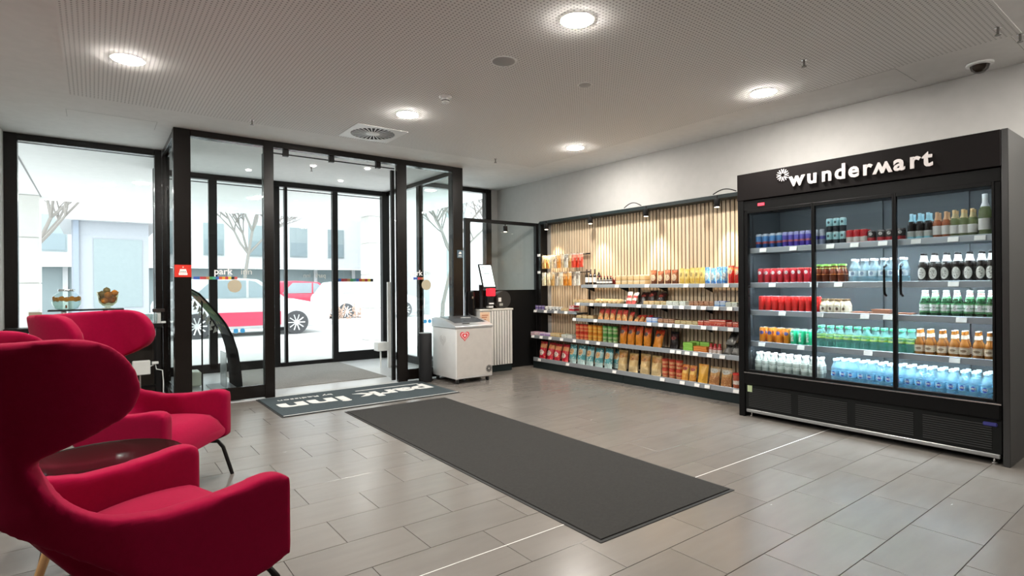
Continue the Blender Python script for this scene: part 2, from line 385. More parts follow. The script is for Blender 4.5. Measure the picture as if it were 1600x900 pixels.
# right-hand low screen by the till
w5 = frame('trim_1')
YP = 6.80
B('post', BLACK, w5, 4.30, 4.385, YP, YP+.06, 0, 2.25, bevel=.003)
B('post', BLACK, w5, 5.62, 5.697, YP, YP+.06, 0, 2.25, bevel=.003)
B('top_bar', BLACK, w5, 4.385, 5.62, YP, YP+.06, 2.20, 2.25, bevel=.003)
B('dark_panel', mat('black_panel', (.005, .005, .005), .6, spec=.2), w5, 4.385, 5.62, YP+.01, YP+.05, 0, 1.195)
B('pane', GLASS, w5, 4.385, 5.62, YP+.025, YP+.035, 1.195, 2.20)

# ------------------------------------------------------------------ outdoors
PAVE = mat('pale_paving', (.60, .60, .59), .8, var=.1, scale=3)
g = B('pavement_ground', PAVE, None, -40, 60, YO+.05, 80, -.10, -.02); B('pavement_strip', PAVE, g, -4, .66, YW+.07, YO+.05, -.10, -.02); B('pavement_strip', PAVE, g, 4.22, 8, YW+.07, YO+.05, -.10, -.02); g['kind'] = 'structure'; g['label'] = 'pale paved forecourt and street outside the glass doors'
ca = B('canopy_soffit', mat('canopy_white', (.78, .79, .78), .85), None, -3, 6.0, YO+.001, 13.65, HC, HC+.35); ca['kind'] = 'structure'; ca['label'] = 'white canopy ceiling over the entrance outside'
B('joint', mat('canopy_joint', (.25, .25, .25), .9), ca, -.765, -.745, YO, 13.2, HC-.003, HC+.01)
ca2 = B('canopy_soffit', MATS['canopy_white'], None, -3, .66, 8.061, YO, HC, HC+.35); ca2['kind'] = 'structure'; ca2['label'] = 'white canopy ceiling outside the left window'
ca3 = B('canopy_soffit', MATS['canopy_white'], None, 4.22, 6.0, 8.061, YO, HC, HC+.35); ca3['kind'] = 'structure'; ca3['label'] = 'white canopy ceiling strip outside the narrow right window'
STONE = mat('white_cladding', (.74, .73, .70), .7)
def column(label, x0, x1, y0, y1, joints):
    t = thing('clad_column', label, 'column', ((x0+x1)/2, (y0+y1)/2, 0))
    hw, hd = (x1-x0)/2, (y1-y0)/2
    zs = [-.02]+joints+[HC]
    for a, b in zip(zs, zs[1:]): B('cladding_panel', STONE, t, -hw, hw, -hd, hd, a+.008, b-.008, bevel=.004)
    B('core', JL, t, -hw+.015, hw-.015, -hd+.015, hd-.015, -.02, HC)
    return t
column('white panel-clad column seen through the left window', -1.25, -.77, 13.0, 13.5, [.57, 1.369, 2.183])
column('white panel-clad column behind the right entrance glass', 5.2, 5.78, 12.5, 13.0, [.75, 1.55, 2.3])
LAMP = mat('lamp_lens', (1, 1, 1), .5, emit=(1, .955, .88), es=275)
LAMPX = mat('canopy_lamp_lens', (1, 1, 1), .5, emit=(1, .97, .92), es=22)
def downlight(x, y, label, lens, r=.10, group='ceiling downlights'):
    t = thing('ceiling_downlight', label, 'ceiling light', (x, y, HC-.004), 0, group)
    MB().lathe([(r, -.004), (r+.010, -.004), (r+.013, .0), (r, 0)], 32, cap=False).build('trim_ring', mat('white_trim', (.8, .8, .78), .4), t, smooth=True)
    MB().lathe([(r, -.002), (r*.97, -.007), (r*.8, -.011), (r*.4, -.013), (.002, -.0135)], 32).build('lens', lens, t, smooth=True)
for x, y, s in ((.21, 4.92, 'round white downlight in the ceiling above the armchairs'), (2.45, 2.54, 'large round downlight at the top middle of the ceiling'), (2.45, 4.92, 'round downlight beside the square air vent'),
                (4.70, 4.92, 'round downlight in the ceiling before the snack shelves'), (4.70, 2.54, 'round downlight in the ceiling before the drinks fridge')):
    downlight(x, y, s, LAMP)
for x, y, s in ((.21, 2.54, 'round downlight above the foreground armchair'), (4.70, .16, 'added unseen downlight behind the camera on the right'), (-2.03, 4.92, 'added unseen lobby downlight left of the armchairs'), (-2.03, 2.54, 'added unseen lobby downlight left of the camera')):  # all but the first are unseen lamps added to brighten the room
    downlight(x, y, s, LAMP)
for k, (x, y) in enumerate(((.18, 11.1), (.62, 10.6), (.61, 12.4), (.17, 13.3), (2.34, 13.0), (4.25, 10.6), (2.4, 11.2))):
    downlight(x, y, ['canopy lamp outside, second row left','canopy lamp outside, nearest on the left side','canopy lamp outside, third row left','canopy lamp outside, farthest at the left edge','canopy lamp outside, farthest in the middle','canopy lamp outside, right of the doors','canopy lamp outside, mid row above the doors'][k], LAMPX, .11, 'canopy lamps')
for k, (x, y) in enumerate(((2.43, 7.75), (3.11, 7.5), (3.12, 8.6), (1.77, 8.55))):
    downlight(x, y, 'tiny recessed spot in the vestibule ceiling, '+['near middle','near right','far right','far left'][k], mat('small_spot_lens', (1, 1, 1), .4, emit=(1, .95, .9), es=8), .035, 'vestibule spots')

# buildings over the road
WINB = mat('far_window_glass', (.24, .29, .30), .3)
FACE = mat('white_render', (.52, .53, .54), .9)
t = thing('office_building', 'long white office block with square windows over a glazed ground floor', 'building', (8, 34, 0))
B('wall', FACE, t, -30, 40, 0, 8, 2.8, 20); B('base_band', mat('band_white', (.52, .53, .54), .8), t, -30, 40, -.6, 0, 2.35, 2.8)
B('shopfront', mat('shop_glass', (.22, .27, .28), .3), t, -30, 40, .6, 1, 0, 2.35)
wm = MB().box(-.5, .5, -.05, .1, 0, 1.75).mesh('window'); pm = MB().box(-.44, .44, -.08, -.05, .06, .85).mesh('pane')
for zz in (3.05, 6.4):
    for i in range(18):
        w = ob('window', wm, WINB, t, (-14+i*2.25, 0, zz)); ob('pane', pm, mat('far_blind', (.19, .24, .26), .5), w)
for i in range(24): B('mullion', FACE, t, -26+i*2.4, -25.8+i*2.4, .45, .65, 0, 2.35)
t = thing('slatted_pavilion', 'pale grey building with vertical fins behind the fruit bowl', 'building', (-1.5, 24, 0))
B('wall', mat('pavilion_grey', (.32, .34, .37), .6), t, .9, 3.1, 0, 6, -.02, 3.6)
B('roof_slab', FACE, t, .5, 3.5, -.4, 6.4, 3.6, 4.0)
for i in range(9): B('fin', mat('fin_blue', (.24, .28, .34), .5), t, .92, 1.02, .1+i*.6, .35+i*.6, 0, 3.6)
B('fin', mat('fin_blue', (.24, .28, .34), .5), t, .95, 1.1, -.1, .0, 0, 3.6)
B('window', WINB, t, 1.5, 2.9, -.03, .02, .6, 3.0)
t = thing('corner_building', 'white facade with windows seen through the narrow right window', 'building', (16, 22, 0))
B('wall', FACE, t, -4, 10, 0, 6, -.02, 16)
for zz in (1.2, 4.4, 7.6):
    for i in range(4): ob('window', wm, WINB, t, (-2.6+i*3.2, 0, zz))
# bare trees
def tree(label, x, y, h, seed, lean=0):
    rnd = random.Random(seed); mb = MB()
    def br(p, d, L, r, dep):
        pts = [p]; q = Vector(p); dd = Vector(d)
        for i in range(4):
            dd = (dd+Vector((rnd.uniform(-.18, .18), rnd.uniform(-.18, .18), .06))).normalized(); q = q+dd*L/4; pts.append(tuple(q))
            if dep < 5 and i >= (1 if dep else 2):
                for _ in range(3 if dep == 0 else 2 if dep < 3 else 1):
                    a = rnd.uniform(0, 2*PI); nd = (dd*.75+Vector((math.cos(a), math.sin(a), .15))*.75).normalized()
                    br(tuple(q), nd, L*.62, max(r*.6, .007), dep+1)
        mb.tube(pts, r, 5 if dep else 8, r*.6)
    t = thing('bare_tree', label, 'tree', (x, y, -.03))
    br((0, 0, 0), (lean, 0, 1), h, .07, 0)
    mb.build('trunk_and_branches', mat('bark', (.20, .185, .17), .9), t, smooth=True)
tree('bare street tree seen through the left sliding door', AY(378, 20), 20, 3.4, 5)
tree('bare street tree seen through the left window', AY(26, 19), 19, 3.3, 11, .1)
tree('bare street tree seen through the right door glass', AY(690, 15), 15, 3.0, 23)
# cars
def car(label, cx, cy, body, rz, stripe=None, L=4.3, loc_z=-.02):
    t = thing('parked_car', label, 'car', (cx, cy, loc_z), rz)
    h = L/2; hw = .88
    low = [(-h, .42), (-h+.12, .25), (-h+.5, .2), (h-.45, .2), (h-.05, .3), (h, .55), (h-.05, .72), (h-.55, .88), (h-1.05, .98), (-h+.1, 1.02), (-h, .85)]
    MB().prism([(u, w) for u, w in low], -hw, hw).build('body', body, t, bevel=.05, seg=2, smooth=True)
    cab = [(-h+.08, .98), (h-1.15, .96), (h-1.9, 1.50), (-h+1.3, 1.56), (-h+.45, 1.46)]
    MB().prism(cab, -hw+.10, hw-.10).build('cabin', body, t, bevel=.04, seg=2, smooth=True)
    gl = mat('car_glass', (.30, .36, .39), .1)
    for s in (-1, 1):
        y0, y1 = (-hw+.085, -hw+.12) if s < 0 else (hw-.12, hw-.085)
        MB().prism([(-h+.75, 1.02), (-.10, 1.02), (-.10, 1.47), (-h+1.2, 1.47)], y0, y1).build('side_window', gl, t)
        MB().prism([(-.03, 1.02), (h-1.38, 1.02), (h-1.98, 1.44), (-.03, 1.47)], y0, y1).build('side_window', gl, t)
        if stripe: MB().prism([(-h+1.25, .28), (h-1.35, .28), (h-1.35, .64), (-h+1.25, .64)], *((-hw-.012, -hw+.02) if s < 0 else (hw-.02, hw+.012))).build('side_stripe', stripe, t)
        for wx in (-h+.85, h-.95):
            w = MB().cyl((wx, s*(hw-.2), .32), (wx, s*(hw+.015), .32), .32, 24).build('tyre', mat('tyre', (.06, .06, .065), .7), t, smooth=True)
            mb = MB(); mb.cyl((wx, s*(hw+.01), .32), (wx, s*(hw+.03), .32), .07, 12)
            for q in range(10):
                a = 2*PI*q/10; mb.tube([(wx+.05*math.cos(a), s*(hw+.02), .32+.05*math.sin(a)), (wx+.22*math.cos(a), s*(hw+.02), .32+.22*math.sin(a))], .018, 5)
            mb.build('wheel_rim', mat('alloy', (.7, .7, .7), .3, .5), w)
    B('headlight', mat('headlight', (.8, .8, .8), .2), t, h-.22, h-.02, -hw+.03, -hw+.3, .62, .78)
    return t
xa, xb = AY(455, 16.2), AY(303, 16.2)
car('white estate car with red sides parked outside the doors', (xa+xb)/2+.05, 16.6, mat('car_white', (.56, .57, .58), .25), 0, mat('car_red_wrap', (.62, .06, .12), .35), L=xa-xb+1.8)
car('red hatchback parked farther down the street', AY(483, 25), 25.5, mat('car_red', (.6, .04, .08), .3), .15)
car('white car parked beyond the right outer door', AY(592, 21), 22, MATS['car_white'], 0)
t = thing('low_hedge', 'brown winter hedge along the kerb behind the white car', 'hedge', (AY(535, 19.4), 19.4, 0))
mb = MB()
for i in range(260):
    x, y, z = random.uniform(-1.6, 1.4), random.uniform(-.25, .25), random.uniform(0, .5); mb.tube([(x, y, z), (x+random.uniform(-.12, .12), y, z+random.uniform(.05, .2))], .02, 4)
o = mb.build('twigs', mat('winter_twigs', (.42, .30, .24), .9), t); o['kind'] = 'stuff'
B('kerb', PAVE, t, -1.8, 1.8, -.4, .4, -.02, .12, bevel=.02)

# ================================================================== DRINKS FRIDGE
FX, FY0, FY1, FZ = 4.94, .965, 2.935, 2.303
fr = thing('drinks_fridge', 'tall black three-door drinks fridge with header sign', 'fridge', (FX, (FY0+FY1)/2, 0))
def fb(name, mt, x0, x1, y0, y1, z0, z1, parent=fr, **k):   # world box -> local to the fridge
    ox, oy = FX, (FY0+FY1)/2
    return B(name, mt, parent, x0-ox, x1-ox, y0-oy, y1-oy, z0, z1, **k)
FBLK = mat('fridge_black', (.004, .004, .0042), .45, spec=.15); FSIDE = mat('fridge_side_grey_black', (.05, .05, .05), .3, .4)
INNER = mat('fridge_inner_grey', (.115, .13, .135), .45, .3)
fb('side_panel', FSIDE, FX, XR-.01, FY0-.004, FY0+.034, .0, FZ, bevel=.003)
fb('side_panel', FBLK, FX, XR-.01, FY1-.06, FY1, .0, FZ, bevel=.003)
fb('back_panel', INNER, XR-.08, XR-.02, FY0+.035, FY1-.06, .3, 2.05)
fb('ceiling_panel', mat('fridge_dark_top', (.03, .035, .04), .35), FX+.06, XR-.08, FY0+.035, FY1-.06, 1.99, 2.05)
fb('floor_panel', INNER, FX+.06, XR-.08, FY0+.035, FY1-.06, .36, .425)
hd = fb('header_sign', mat('header_black', (.008, .006, .006), .6, spec=.12), FX-.004, XR-.02, FY0+.035, FY1+.002, 2.052, FZ-.001, bevel=.003)
fb('top_frame', FBLK, FX+.005, FX+.07, FY0+.035, FY1-.06, 1.95, 2.045, bevel=.003)
fb('frame_stile', FBLK, FX+.008, FX+.07, FY0+.036, FY0+.072, .30, 1.95, bevel=.003)
fb('frame_stile', FBLK, FX+.008, FX+.07, FY1-.085, FY1-.06, .30, 1.95, bevel=.003)
fb('front_step', FBLK, FX-.012, FX+.07, FY0+.04, FY1-.06, .31, .425, bevel=.012)
fb('step_trim', CHROME, FX-.014, FX-.008, FY0+.04, FY1-.06, .418, .427)
gr = fb('grille_panel', mat('grille_black', (.007, .008, .008), .5, spec=.2), FX+.012, FX+.05, FY0+.04, FY1-.06, .075, .31, bevel=.004)
slm = MB().box(-.003, .004, -.20, .20, -.0035, .0035).mesh('grille_slot')
for c in range(4):
    for z in range(11):
        ob('grille_slot', slm, mat('grille_slot_edge', (.05, .052, .052), .35, .4), gr, (.010, -.69+c*.46, .105+z*.0165))
fb('kick_strip', mat('brushed_strip', (.36, .37, .37), .35, .8), FX+.004, FX+.05, FY0+.05, FY1-.07, .045, .075, bevel=.004)
for y in (FY0+.09, FY1-.10): MB().lathe([(.02, 0), (.02, .012), (.008, .012), (.008, .05)], 12, ((.05), y-(FY0+FY1)/2, 0)).build('levelling_foot', CHROME, fr, smooth=True)
# header lettering
WL = mat('sign_letter_pale', (.84, .78, .77), .5)
PX = {'w': [1263-12, ], }
word = [('w', 1247), ('u', 1271), ('n', 1294), ('d', 1315), ('e', 1336), ('r', 1357), ('M', 1381), ('a', 1407), ('r', 1431), ('t', 1451)]
fb('light_strip', mat('soft_led', (1, 1, 1), .5, emit=(.82, .93, 1), es=16), FX+.075, FX+.09, FY0+.06, FY1-.09, 1.972, 1.985)
fb('mirror_liner', mat('dark_mirror_liner', (.22, .24, .26), .08, .9), FX+.075, XR-.085, FY1-.064, FY1-.0605, .43, 1.985)
wy = [v.co.y for v in TXT['w'].vertices]; base, LS, ZB = min(wy), 1.38, 2.118
for ch, px in word:
    y = AX(px, FX)-(FY0+FY1)/2
    if ch == 'M': ob('letter', TXT['w'], WL, hd, (-.010, y, ZB+max(wy)*LS), (PI/2, PI, -PI/2), LS)
    else: ob('letter', TXT[ch], WL, hd, (-.010, y, ZB-base*LS), (PI/2, 0, -PI/2), LS)
def star(parent, loc, R, rot, mt, name='star_emblem', w=.16):
    mb = MB()
    for k in range(8):
        a = 2*PI*k/8
        for da in (-.20, .20):
            p0 = Vector((math.cos(a)*R*.30, math.sin(a)*R*.30)); p1 = Vector((math.cos(a+da)*R, math.sin(a+da)*R)); n = (p1-p0).normalized(); n = Vector((-n.y, n.x))*R*.055
            mb.prism([tuple(p0-n), tuple(p1-n), tuple(p1+n), tuple(p0+n)], -.002, .002, 'z')
        q0 = Vector((math.cos(a), math.sin(a)))*R*.40; q1 = Vector((math.cos(a+2*PI/8), math.sin(a+2*PI/8)))*R*.40
    return mb.build(name, mt, parent, loc=loc, rot=rot)
star(hd, (-.009, AX(1225, FX)-(FY0+FY1)/2, 2.232), .055, (PI/2, 0, -PI/2), WL)
# doors
yd = [FY1-.085, 2.241, 1.635, FY0+.072]
for k in range(3):
    a, b = yd[k], yd[k+1]
    d = ob('door', None, None, fr, (0, (a+b)/2-(FY0+FY1)/2, 0)); w = (a-b)/2
    for s in (-1, 1): B('stile', FBLK, d, .0 if True else 0, .035, s*w-.014 if s > 0 else -w, w if s > 0 else -w+.014, .43, 1.955, bevel=.002)
    B('rail', FBLK, d, .0, .035, -w+.014, w-.014, 1.925, 1.955, bevel=.002); B('rail', FBLK, d, .0, .035, -w+.014, w-.014, .43, .452, bevel=.002)
    B('pane', FGLASS, d, .012, .02, -w+.014, w-.014, .452, 1.925)
    if k:
        s = -1 if k == 1 else 1; y = s*(w-.055)
        MB().tube([(.0, y, 1.16), (-.035, y, 1.175), (-.04, y, 1.20), (-.04, y, 1.36), (-.035, y, 1.385), (.0, y, 1.40)], .009, 8).build('handle', FBLK, d, smooth=True)
    else:
        MB().tube([(.0, w-.03, 1.14), (-.03, w-.03, 1.16), (-.03, w-.03, 1.22), (0, w-.03, 1.24)], .008, 8).build('handle', FBLK, d, smooth=True)
B('controller_display', mat('red_digits', (.3, .01, .02), .4, emit=(1, .05, .08), es=1.2), fr, -.003, .004, AX(1190, FX)-(FY0+FY1)/2-.03, AX(1190, FX)-(FY0+FY1)/2+.03, 1.985, 2.01)
B('badge', mat('badge_blue', (.05, .05, .25), .4), fr, -.0, .014, AX(1545, FX)-(FY0+FY1)/2-.04, AX(1545, FX)-(FY0+FY1)/2+.04, .262, .29, bevel=.008)
B('energy_sticker', mat('sticker_green', (.5, .6, .35), .5), fr, .004, .014, FY1-.13-(FY0+FY1)/2, FY1-.085-(FY0+FY1)/2, .24, .30)
# fridge shelves: front edge, light strip and price labels
FSH = [1.595, 1.268, 1.008, .712]; FSX = 5.02
tagm = MB().box(-.004, .002, -.032, .032, -.018, .018).mesh('price_label', bevel=.001)
tagpx = [[1193, 1240, 1298, 1336, 1380, 1432, 1490, 1532], [1207, 1272, 1310, 1490], [1222, 1280, 1351, 1387, 1502], [1190, 1251, 1356, 1491]]
for k, z in enumerate(FSH):
    sh = fb('shelf', GREY, FSX, XR-.09, FY0+.04, FY1-.065, z-.028, z-.008)
    fb('price_rail', GREY, FSX-.012, FSX, FY0+.04, FY1-.065, z-.045, z+.004, parent=sh, bevel=.002)
    fb('light_strip', LEDC, FSX+.01, FSX+.025, FY0+.06, FY1-.09, z-.036, z-.029, parent=sh)
    for px in tagpx[k]: ob('price_label', tagm, PAPER, sh, (FSX-.018-FX, AX(px, FSX-.015)-(FY0+FY1)/2, z-.022), (0, .25, 0))
for y in (2.55, 1.94, 1.33): fb('shelf_standard', INNER, XR-.1, XR-.08, y, y+.03, .43, 1.99)

# ================================================================== PRODUCT KINDS
KIND = {}
def kind(key, name, *parts): KIND[key] = (name, parts)      # parts: (part name, mesh, material); the first is the body
def place(key, loc, label, cat, group, rz=-PI/2, scale=1, tilt=0, mats=None):
    name, parts = KIND[key]
    if tilt:
        rot = Matrix.Rotation(tilt, 3, 'X'); sc3 = scale if hasattr(scale, '__len__') else (scale,)*3
        pts = [rot @ Vector((v.co.x*sc3[0], v.co.y*sc3[1], v.co.z*sc3[2])) for v in parts[0][1].vertices]
        loc = (min(loc[0], 5.650-max(p.y for p in pts)), loc[1], loc[2]-min(p.z for p in pts))
    o = ob(name, parts[0][1], parts[0][2], None, loc, (tilt, 0, rz), scale)
    for pn, me, mt in parts[1:]: ob(pn, me, mt, o)
    return tag(o, label, cat, group)
def can_kind(key, mt, r=.0265, h=.145, lid=True, name='drink_can', lidm=None):
    me = MB().lathe([(r*.75, 0), (r*.93, .006), (r, .014), (r, h-.016), (r*.86, h-.003), (r*.80, h-.003)], 20).mesh(name, True)
    lm = MB().lathe([(r*.86, h-.003), (r*.86, h), (r*.78, h), (r*.76, h-.003)], 20).mesh('lid', True)
    kind(key, name, ('body', me, mt), ('lid', lm, lidm or mat('can_aluminium', (.7, .7, .7), .25, .9)))
def bottle_kind(key, r, h, glassm, capm, labm, prof=None, lab=(.25, .55), cap=.07, neck=.38, name='bottle', neckm=None, liquid=None):
    rn = r*neck
    P = prof or [(r*.85, 0), (r, .008), (r, h*.56), (r*.92, h*.63), (rn*1.25, h*.76), (rn, h*.82), (rn, h*.96)]
    body = MB().lathe(P, 18).mesh(name, True, angle=50)
    parts = [('body', body, glassm)]
    def rad(z):
        for (r1, z1), (r2, z2) in zip(P, P[1:]):
            if z1 <= z <= z2: return r1+(r2-r1)*(z-z1)/max(z2-z1, 1e-6)
        return P[-1][0]
    if liquid:
        parts.append(('liquid', MB().lathe([(max(a-.002, .001), z+.002) for a, z in P if z < h*.72], 14).mesh('liquid', True), liquid))
    if labm: parts.append(('label_wrap', MB().lathe([(rad(h*lab[0])+.0008, h*lab[0]), (rad(h*lab[1])+.0008, h*lab[1])], 18, cap=False).mesh('label_wrap', True), labm))
    if neckm: parts.append(('neck_foil', MB().lathe([(rad(h*.70)+.001, h*.70), (rad(h*.8)+.001, h*.80), (rn+.001, h*.95)], 16, cap=False).mesh('neck_foil', True), neckm))
    parts.append(('cap', MB().lathe([(rn*1.15, h*(1-cap)), (rn*1.2, h-.002), (rn*1.05, h)], 14).mesh('cap', True), capm))
    kind(key, name, *parts)
def bag_kind(key, mt, w, h, d, name='snack_bag', seal=None, crimp=.05):
    for v in range(2):
        rnd = random.Random(hash((w, h, v)) & 255); nx, nz = 9, 11; fr_, bk = [], []
        for j in range(nz):
            t = j/(nz-1); rf, rb = [], []
            for i in range(nx):
                u = -1+2*i/(nx-1)
                prof = max(0, math.sin(PI*min(max((t*1.04-.02), 0), 1)))**.55*(1.12-.35*t)
                th = d/2*prof*(1-abs(u)**2.2)**.7*1.12+(d*.09*math.sin(4.1*u+2.3*v)*math.sin(7*t+1.7*v)+d*.06*math.sin(9*u-5*t+v))*(1-u*u)*math.sin(PI*t)
                if t < .001: th = d*.30*(1-abs(u)**3)
                ww = w/2*(1-.07*math.sin(PI*t)**2+.03*(rnd.random()-.5)*(abs(u) > .9))
                wob = .012*(rnd.random()-.5)*(abs(u) < .95)
                rf.append((u*ww, -th+wob, h*t)); rb.append((u*ww, th+wob, h*t))
            fr_.append(rf); bk.append(rb)
        mb = MB(); mb.grid(fr_); mb.grid([list(reversed(r)) for r in bk])
        n = nx*nz
        for j in range(nz-1):
            for c in (0, nx-1):
                a, b = j*nx+c, (j+1)*nx+c; e, f = n+j*nx+(nx-1-c), n+(j+1)*nx+(nx-1-c)
                mb.f.append((a, b, f, e))
        mb.f.append(tuple(range(nx))+tuple(n+i for i in range(nx)))
        me = mb.mesh(name, True, angle=70)
        sm = MB()
        k = 12
        sm.grid([[(-w/2+w*i/k, (.0025 if i % 2 else -.0025)+y, h*z) for i in range(k+1)] for z, y in ((1-crimp, 0), (1.0, 0))])
        kind(key+str(v), name, ('body', me, mt), ('top_seal', sm.mesh('top_seal'), seal or mt))
def box_kind(key, mt, w, d, h, name='carton', tape=None, bev=.003):
    kind(key, name, ('body', MB().box(-w/2, w/2, -d/2, d/2, 0, h).mesh(name, bevel=bev), mt), ('end_flap', MB().box(-w/2+.004, w/2-.004, -d/2-.0012, -d/2+.001, h*.84, h-.004).mesh('end_flap'), tape or PAPER))
def tub_kind(key, mt, r, h, lidm, name='snack_tub'):
    kind(key, name, ('body', MB().lathe([(r*.88, 0), (r*.92, .004), (r, h*.9)], 18).mesh(name, True), mt), ('lid', MB().lathe([(r*1.05, h*.9), (r*1.06, h*.97), (r*.96, h)], 18).mesh('lid', True), lidm))

can_kind('slimblue', pack('can_blue', [(0, (.02, .10, .35)), (.35, (.45, .10, .12)), (.5, (.10, .30, .62)), (.85, (.55, .62, .70))], rough=.25, metal=.35))
can_kind('slimpurple', pack('can_purple', [(0, (.10, .06, .45)), (.38, (.55, .16, .22)), (.5, (.16, .14, .60)), (.8, (.42, .42, .75))], rough=.25, metal=.35))
can_kind('slimsilver', pack('can_silver', [(0, (.35, .40, .55)), (.4, (.12, .12, .45)), (.6, (.55, .6, .68))], rough=.25, metal=.4))
can_kind('aqua', pack('can_aqua', [(0, (.03, .04, .05)), (.42, (.42, .72, .76)), (.85, (.55, .8, .84))], (.08, .12, .14), (.5, .7, .18, .10), rough=.3), h=.115)
can_kind('redwhite', pack('can_redwhite', [(0, (.55, .02, .02)), (.14, (.78, .74, .70)), (.5, (.60, .02, .03)), (.88, (.66, .04, .04))], rough=.3), r=.029, h=.118)
can_kind('blackred', pack('can_blackred', [(0, (.04, .03, .03)), (.08, (.50, .03, .04)), (.42, (.04, .035, .035)), (.9, (.2, .18, .18))], (.6, .58, .55), (.5, .72, .22, .14), rough=.3), r=.031, h=.10)
can_kind('cola', pack('can_red', [(0, (.62, .02, .03)), (.3, (.60, .02, .04)), (.9, (.6, .05, .05))], (.80, .72, .70), (.5, .72, .28, .12), rough=.28, metal=.2))
can_kind('darkcola', pack('can_dark', [(0, (.05, .02, .02)), (.3, (.10, .02, .03))], (.5, .45, .45), (.5, .7, .28, .1), rough=.28))
can_kind('redplain', pack('can_red_plain', [(0, (.70, .02, .015)), (.2, (.72, .025, .02)), (.9, (.66, .02, .02))], rough=.3, metal=.2))
can_kind('orange', pack('can_orange', [(0, (.75, .24, .01)), (.6, (.72, .22, .02)), (.9, (.7, .25, .03))], (.10, .10, .35), (.5, .68, .36, .12), rough=.28))
can_kind('green', pack('can_green', [(0, (.02, .52, .25)), (.5, (.03, .56, .28)), (.9, (.3, .65, .45))], rough=.28))
CAPW = mat('cap_white', (.8, .82, .82), .4); CAPB = mat('cap_sky_blue', (.48, .76, .88), .35); CAPG = mat('cap_green', (.10, .55, .28), .35); CAPK = mat('cap_black', (.03, .03, .03), .35); CAPGOLD = mat('cap_gold', (.72, .5, .26), .35, .4)
DARKG = glass('brown_black_glass', (.10, .05, .03), 1.5, .02, (.015, .010, .008), .85)
GREENG = glass('green_bottle_glass', (.05, .35, .10), 1.5, .02, (.01, .10, .03), .55)
WATER = glass('clear_water_bottle', (.80, .93, .97), 1.35, .03, (.62, .78, .82), .28)
BLUEW = glass('blue_water_bottle', (.74, .91, .97), 1.35, .03, (.46, .74, .84), .28)
GREENW = glass('mint_water_bottle', (.62, .90, .85), 1.35, .03, (.25, .55, .50), .35)
AMBER = glass('amber_drink', (.75, .38, .10), 1.4, .02, (.48, .20, .04), .55)
FLINT = glass('flint_glass', (.86, .92, .88), 1.45, .02, (.6, .66, .6), .22)
ROSE = glass('rose_wine', (.90, .45, .25), 1.4, .02, (.62, .22, .10), .5)
WHITEW = glass('white_wine', (.72, .82, .55), 1.4, .02, (.42, .46, .25), .4)
bottle_kind('winedark', .024, .235, DARKG, mat('foil_dark', (.05, .03, .03), .35), mat('label_white', (.82, .81, .78), .6), lab=(.22, .52), cap=.16, name='wine_bottle')
bottle_kind('winegold', .024, .235, DARKG, CAPGOLD, mat('label_cream', (.75, .66, .45), .6), lab=(.22, .5), cap=.16, name='wine_bottle')
bottle_kind('mini', .021, .135, DARKG, mat('foil_red', (.30, .03, .03), .35), MATS['label_white'], lab=(.28, .62), cap=.12, name='mini_bottle')
bottle_kind('minired', .020, .125, mat('mini_red_glass', (.16, .015, .012), .15), CAPGOLD, None, name='mini_bottle')
bottle_kind('prosecco', .027, .205, DARKG, CAPB, pack('label_bluegrey', [(0, (.25, .62, .72)), (.25, (.52, .55, .52)), (.8, (.6, .62, .6))]), lab=(.06, .34), cap=.10, name='sparkling_wine_bottle', neckm=mat('foil_pale_blue', (.38, .70, .82), .35))
bottle_kind('rose', .027, .20, ROSE, mat('foil_copper', (.62, .36, .2), .3, .4), MATS['label_white'], lab=(.15, .48), cap=.14, name='wine_bottle', neckm=mat('foil_copper', (.6, .4, .2)))
bottle_kind('white', .028, .205, WHITEW, CAPGOLD, MATS['label_white'], lab=(.15, .45), cap=.14, name='wine_bottle', neckm=mat('foil_gold', (.66, .54, .30), .35, .3))
bottle_kind('bigwhite', .037, .30, WHITEW, CAPW, MATS['label_white'], lab=(.15, .42), cap=.10, name='wine_bottle', neckm=mat('foil_silver', (.75, .75, .74), .3))
LABK = pack('label_white_crest', [(0, (.012, .010, .008)), (.5, (.014, .011, .009))], (.80, .79, .74), (.5, .5, .40, .47))
bottle_kind('beer', .031, .225, DARKG, CAPK, LABK, prof=[(.027, 0), (.031, .008), (.031, .125), (.028, .145), (.016, .172), (.0135, .19), (.0135, .218)], lab=(.10, .52), cap=.05, name='beer_bottle', neckm=mat('foil_white', (.80, .80, .77), .5))
LABG = pack('label_silver_green', [(0, (.08, .25, .10)), (.2, (.66, .70, .66)), (.45, (.10, .28, .14)), (.55, (.66, .70, .66)), (.85, (.08, .25, .1))], (.75, .76, .74), (.5, .5, .2, .3))
bottle_kind('greenbeer', .031, .20, GREENG, mat('cap_silver', (.6, .62, .6), .3, .6), LABG, prof=[(.027, 0), (.031, .008), (.031, .11), (.024, .132), (.0145, .155), (.013, .19)], lab=(.16, .52), cap=.05, name='beer_bottle', neckm=pack('neck_label', [(0, (.08, .25, .1)), (.3, (.66, .7, .66)), (.6, (.4, .08, .06)), (.75, (.66, .7, .66))]))
bottle_kind('amber', .031, .20, AMBER, mat('cap_pewter', (.5, .48, .45), .3, .5), pack('label_kraft', [(0, (.62, .50, .36)), (.3, (.72, .62, .48)), (.8, (.6, .48, .34))], (.30, .2, .12), (.5, .5, .3, .2)), prof=[(.028, 0), (.031, .008), (.031, .09), (.027, .11), (.019, .125), (.0165, .155), (.015, .194)], lab=(.15, .40), cap=.05, name='soda_bottle', neckm=mat('neck_clear', (.55, .50, .42), .2))
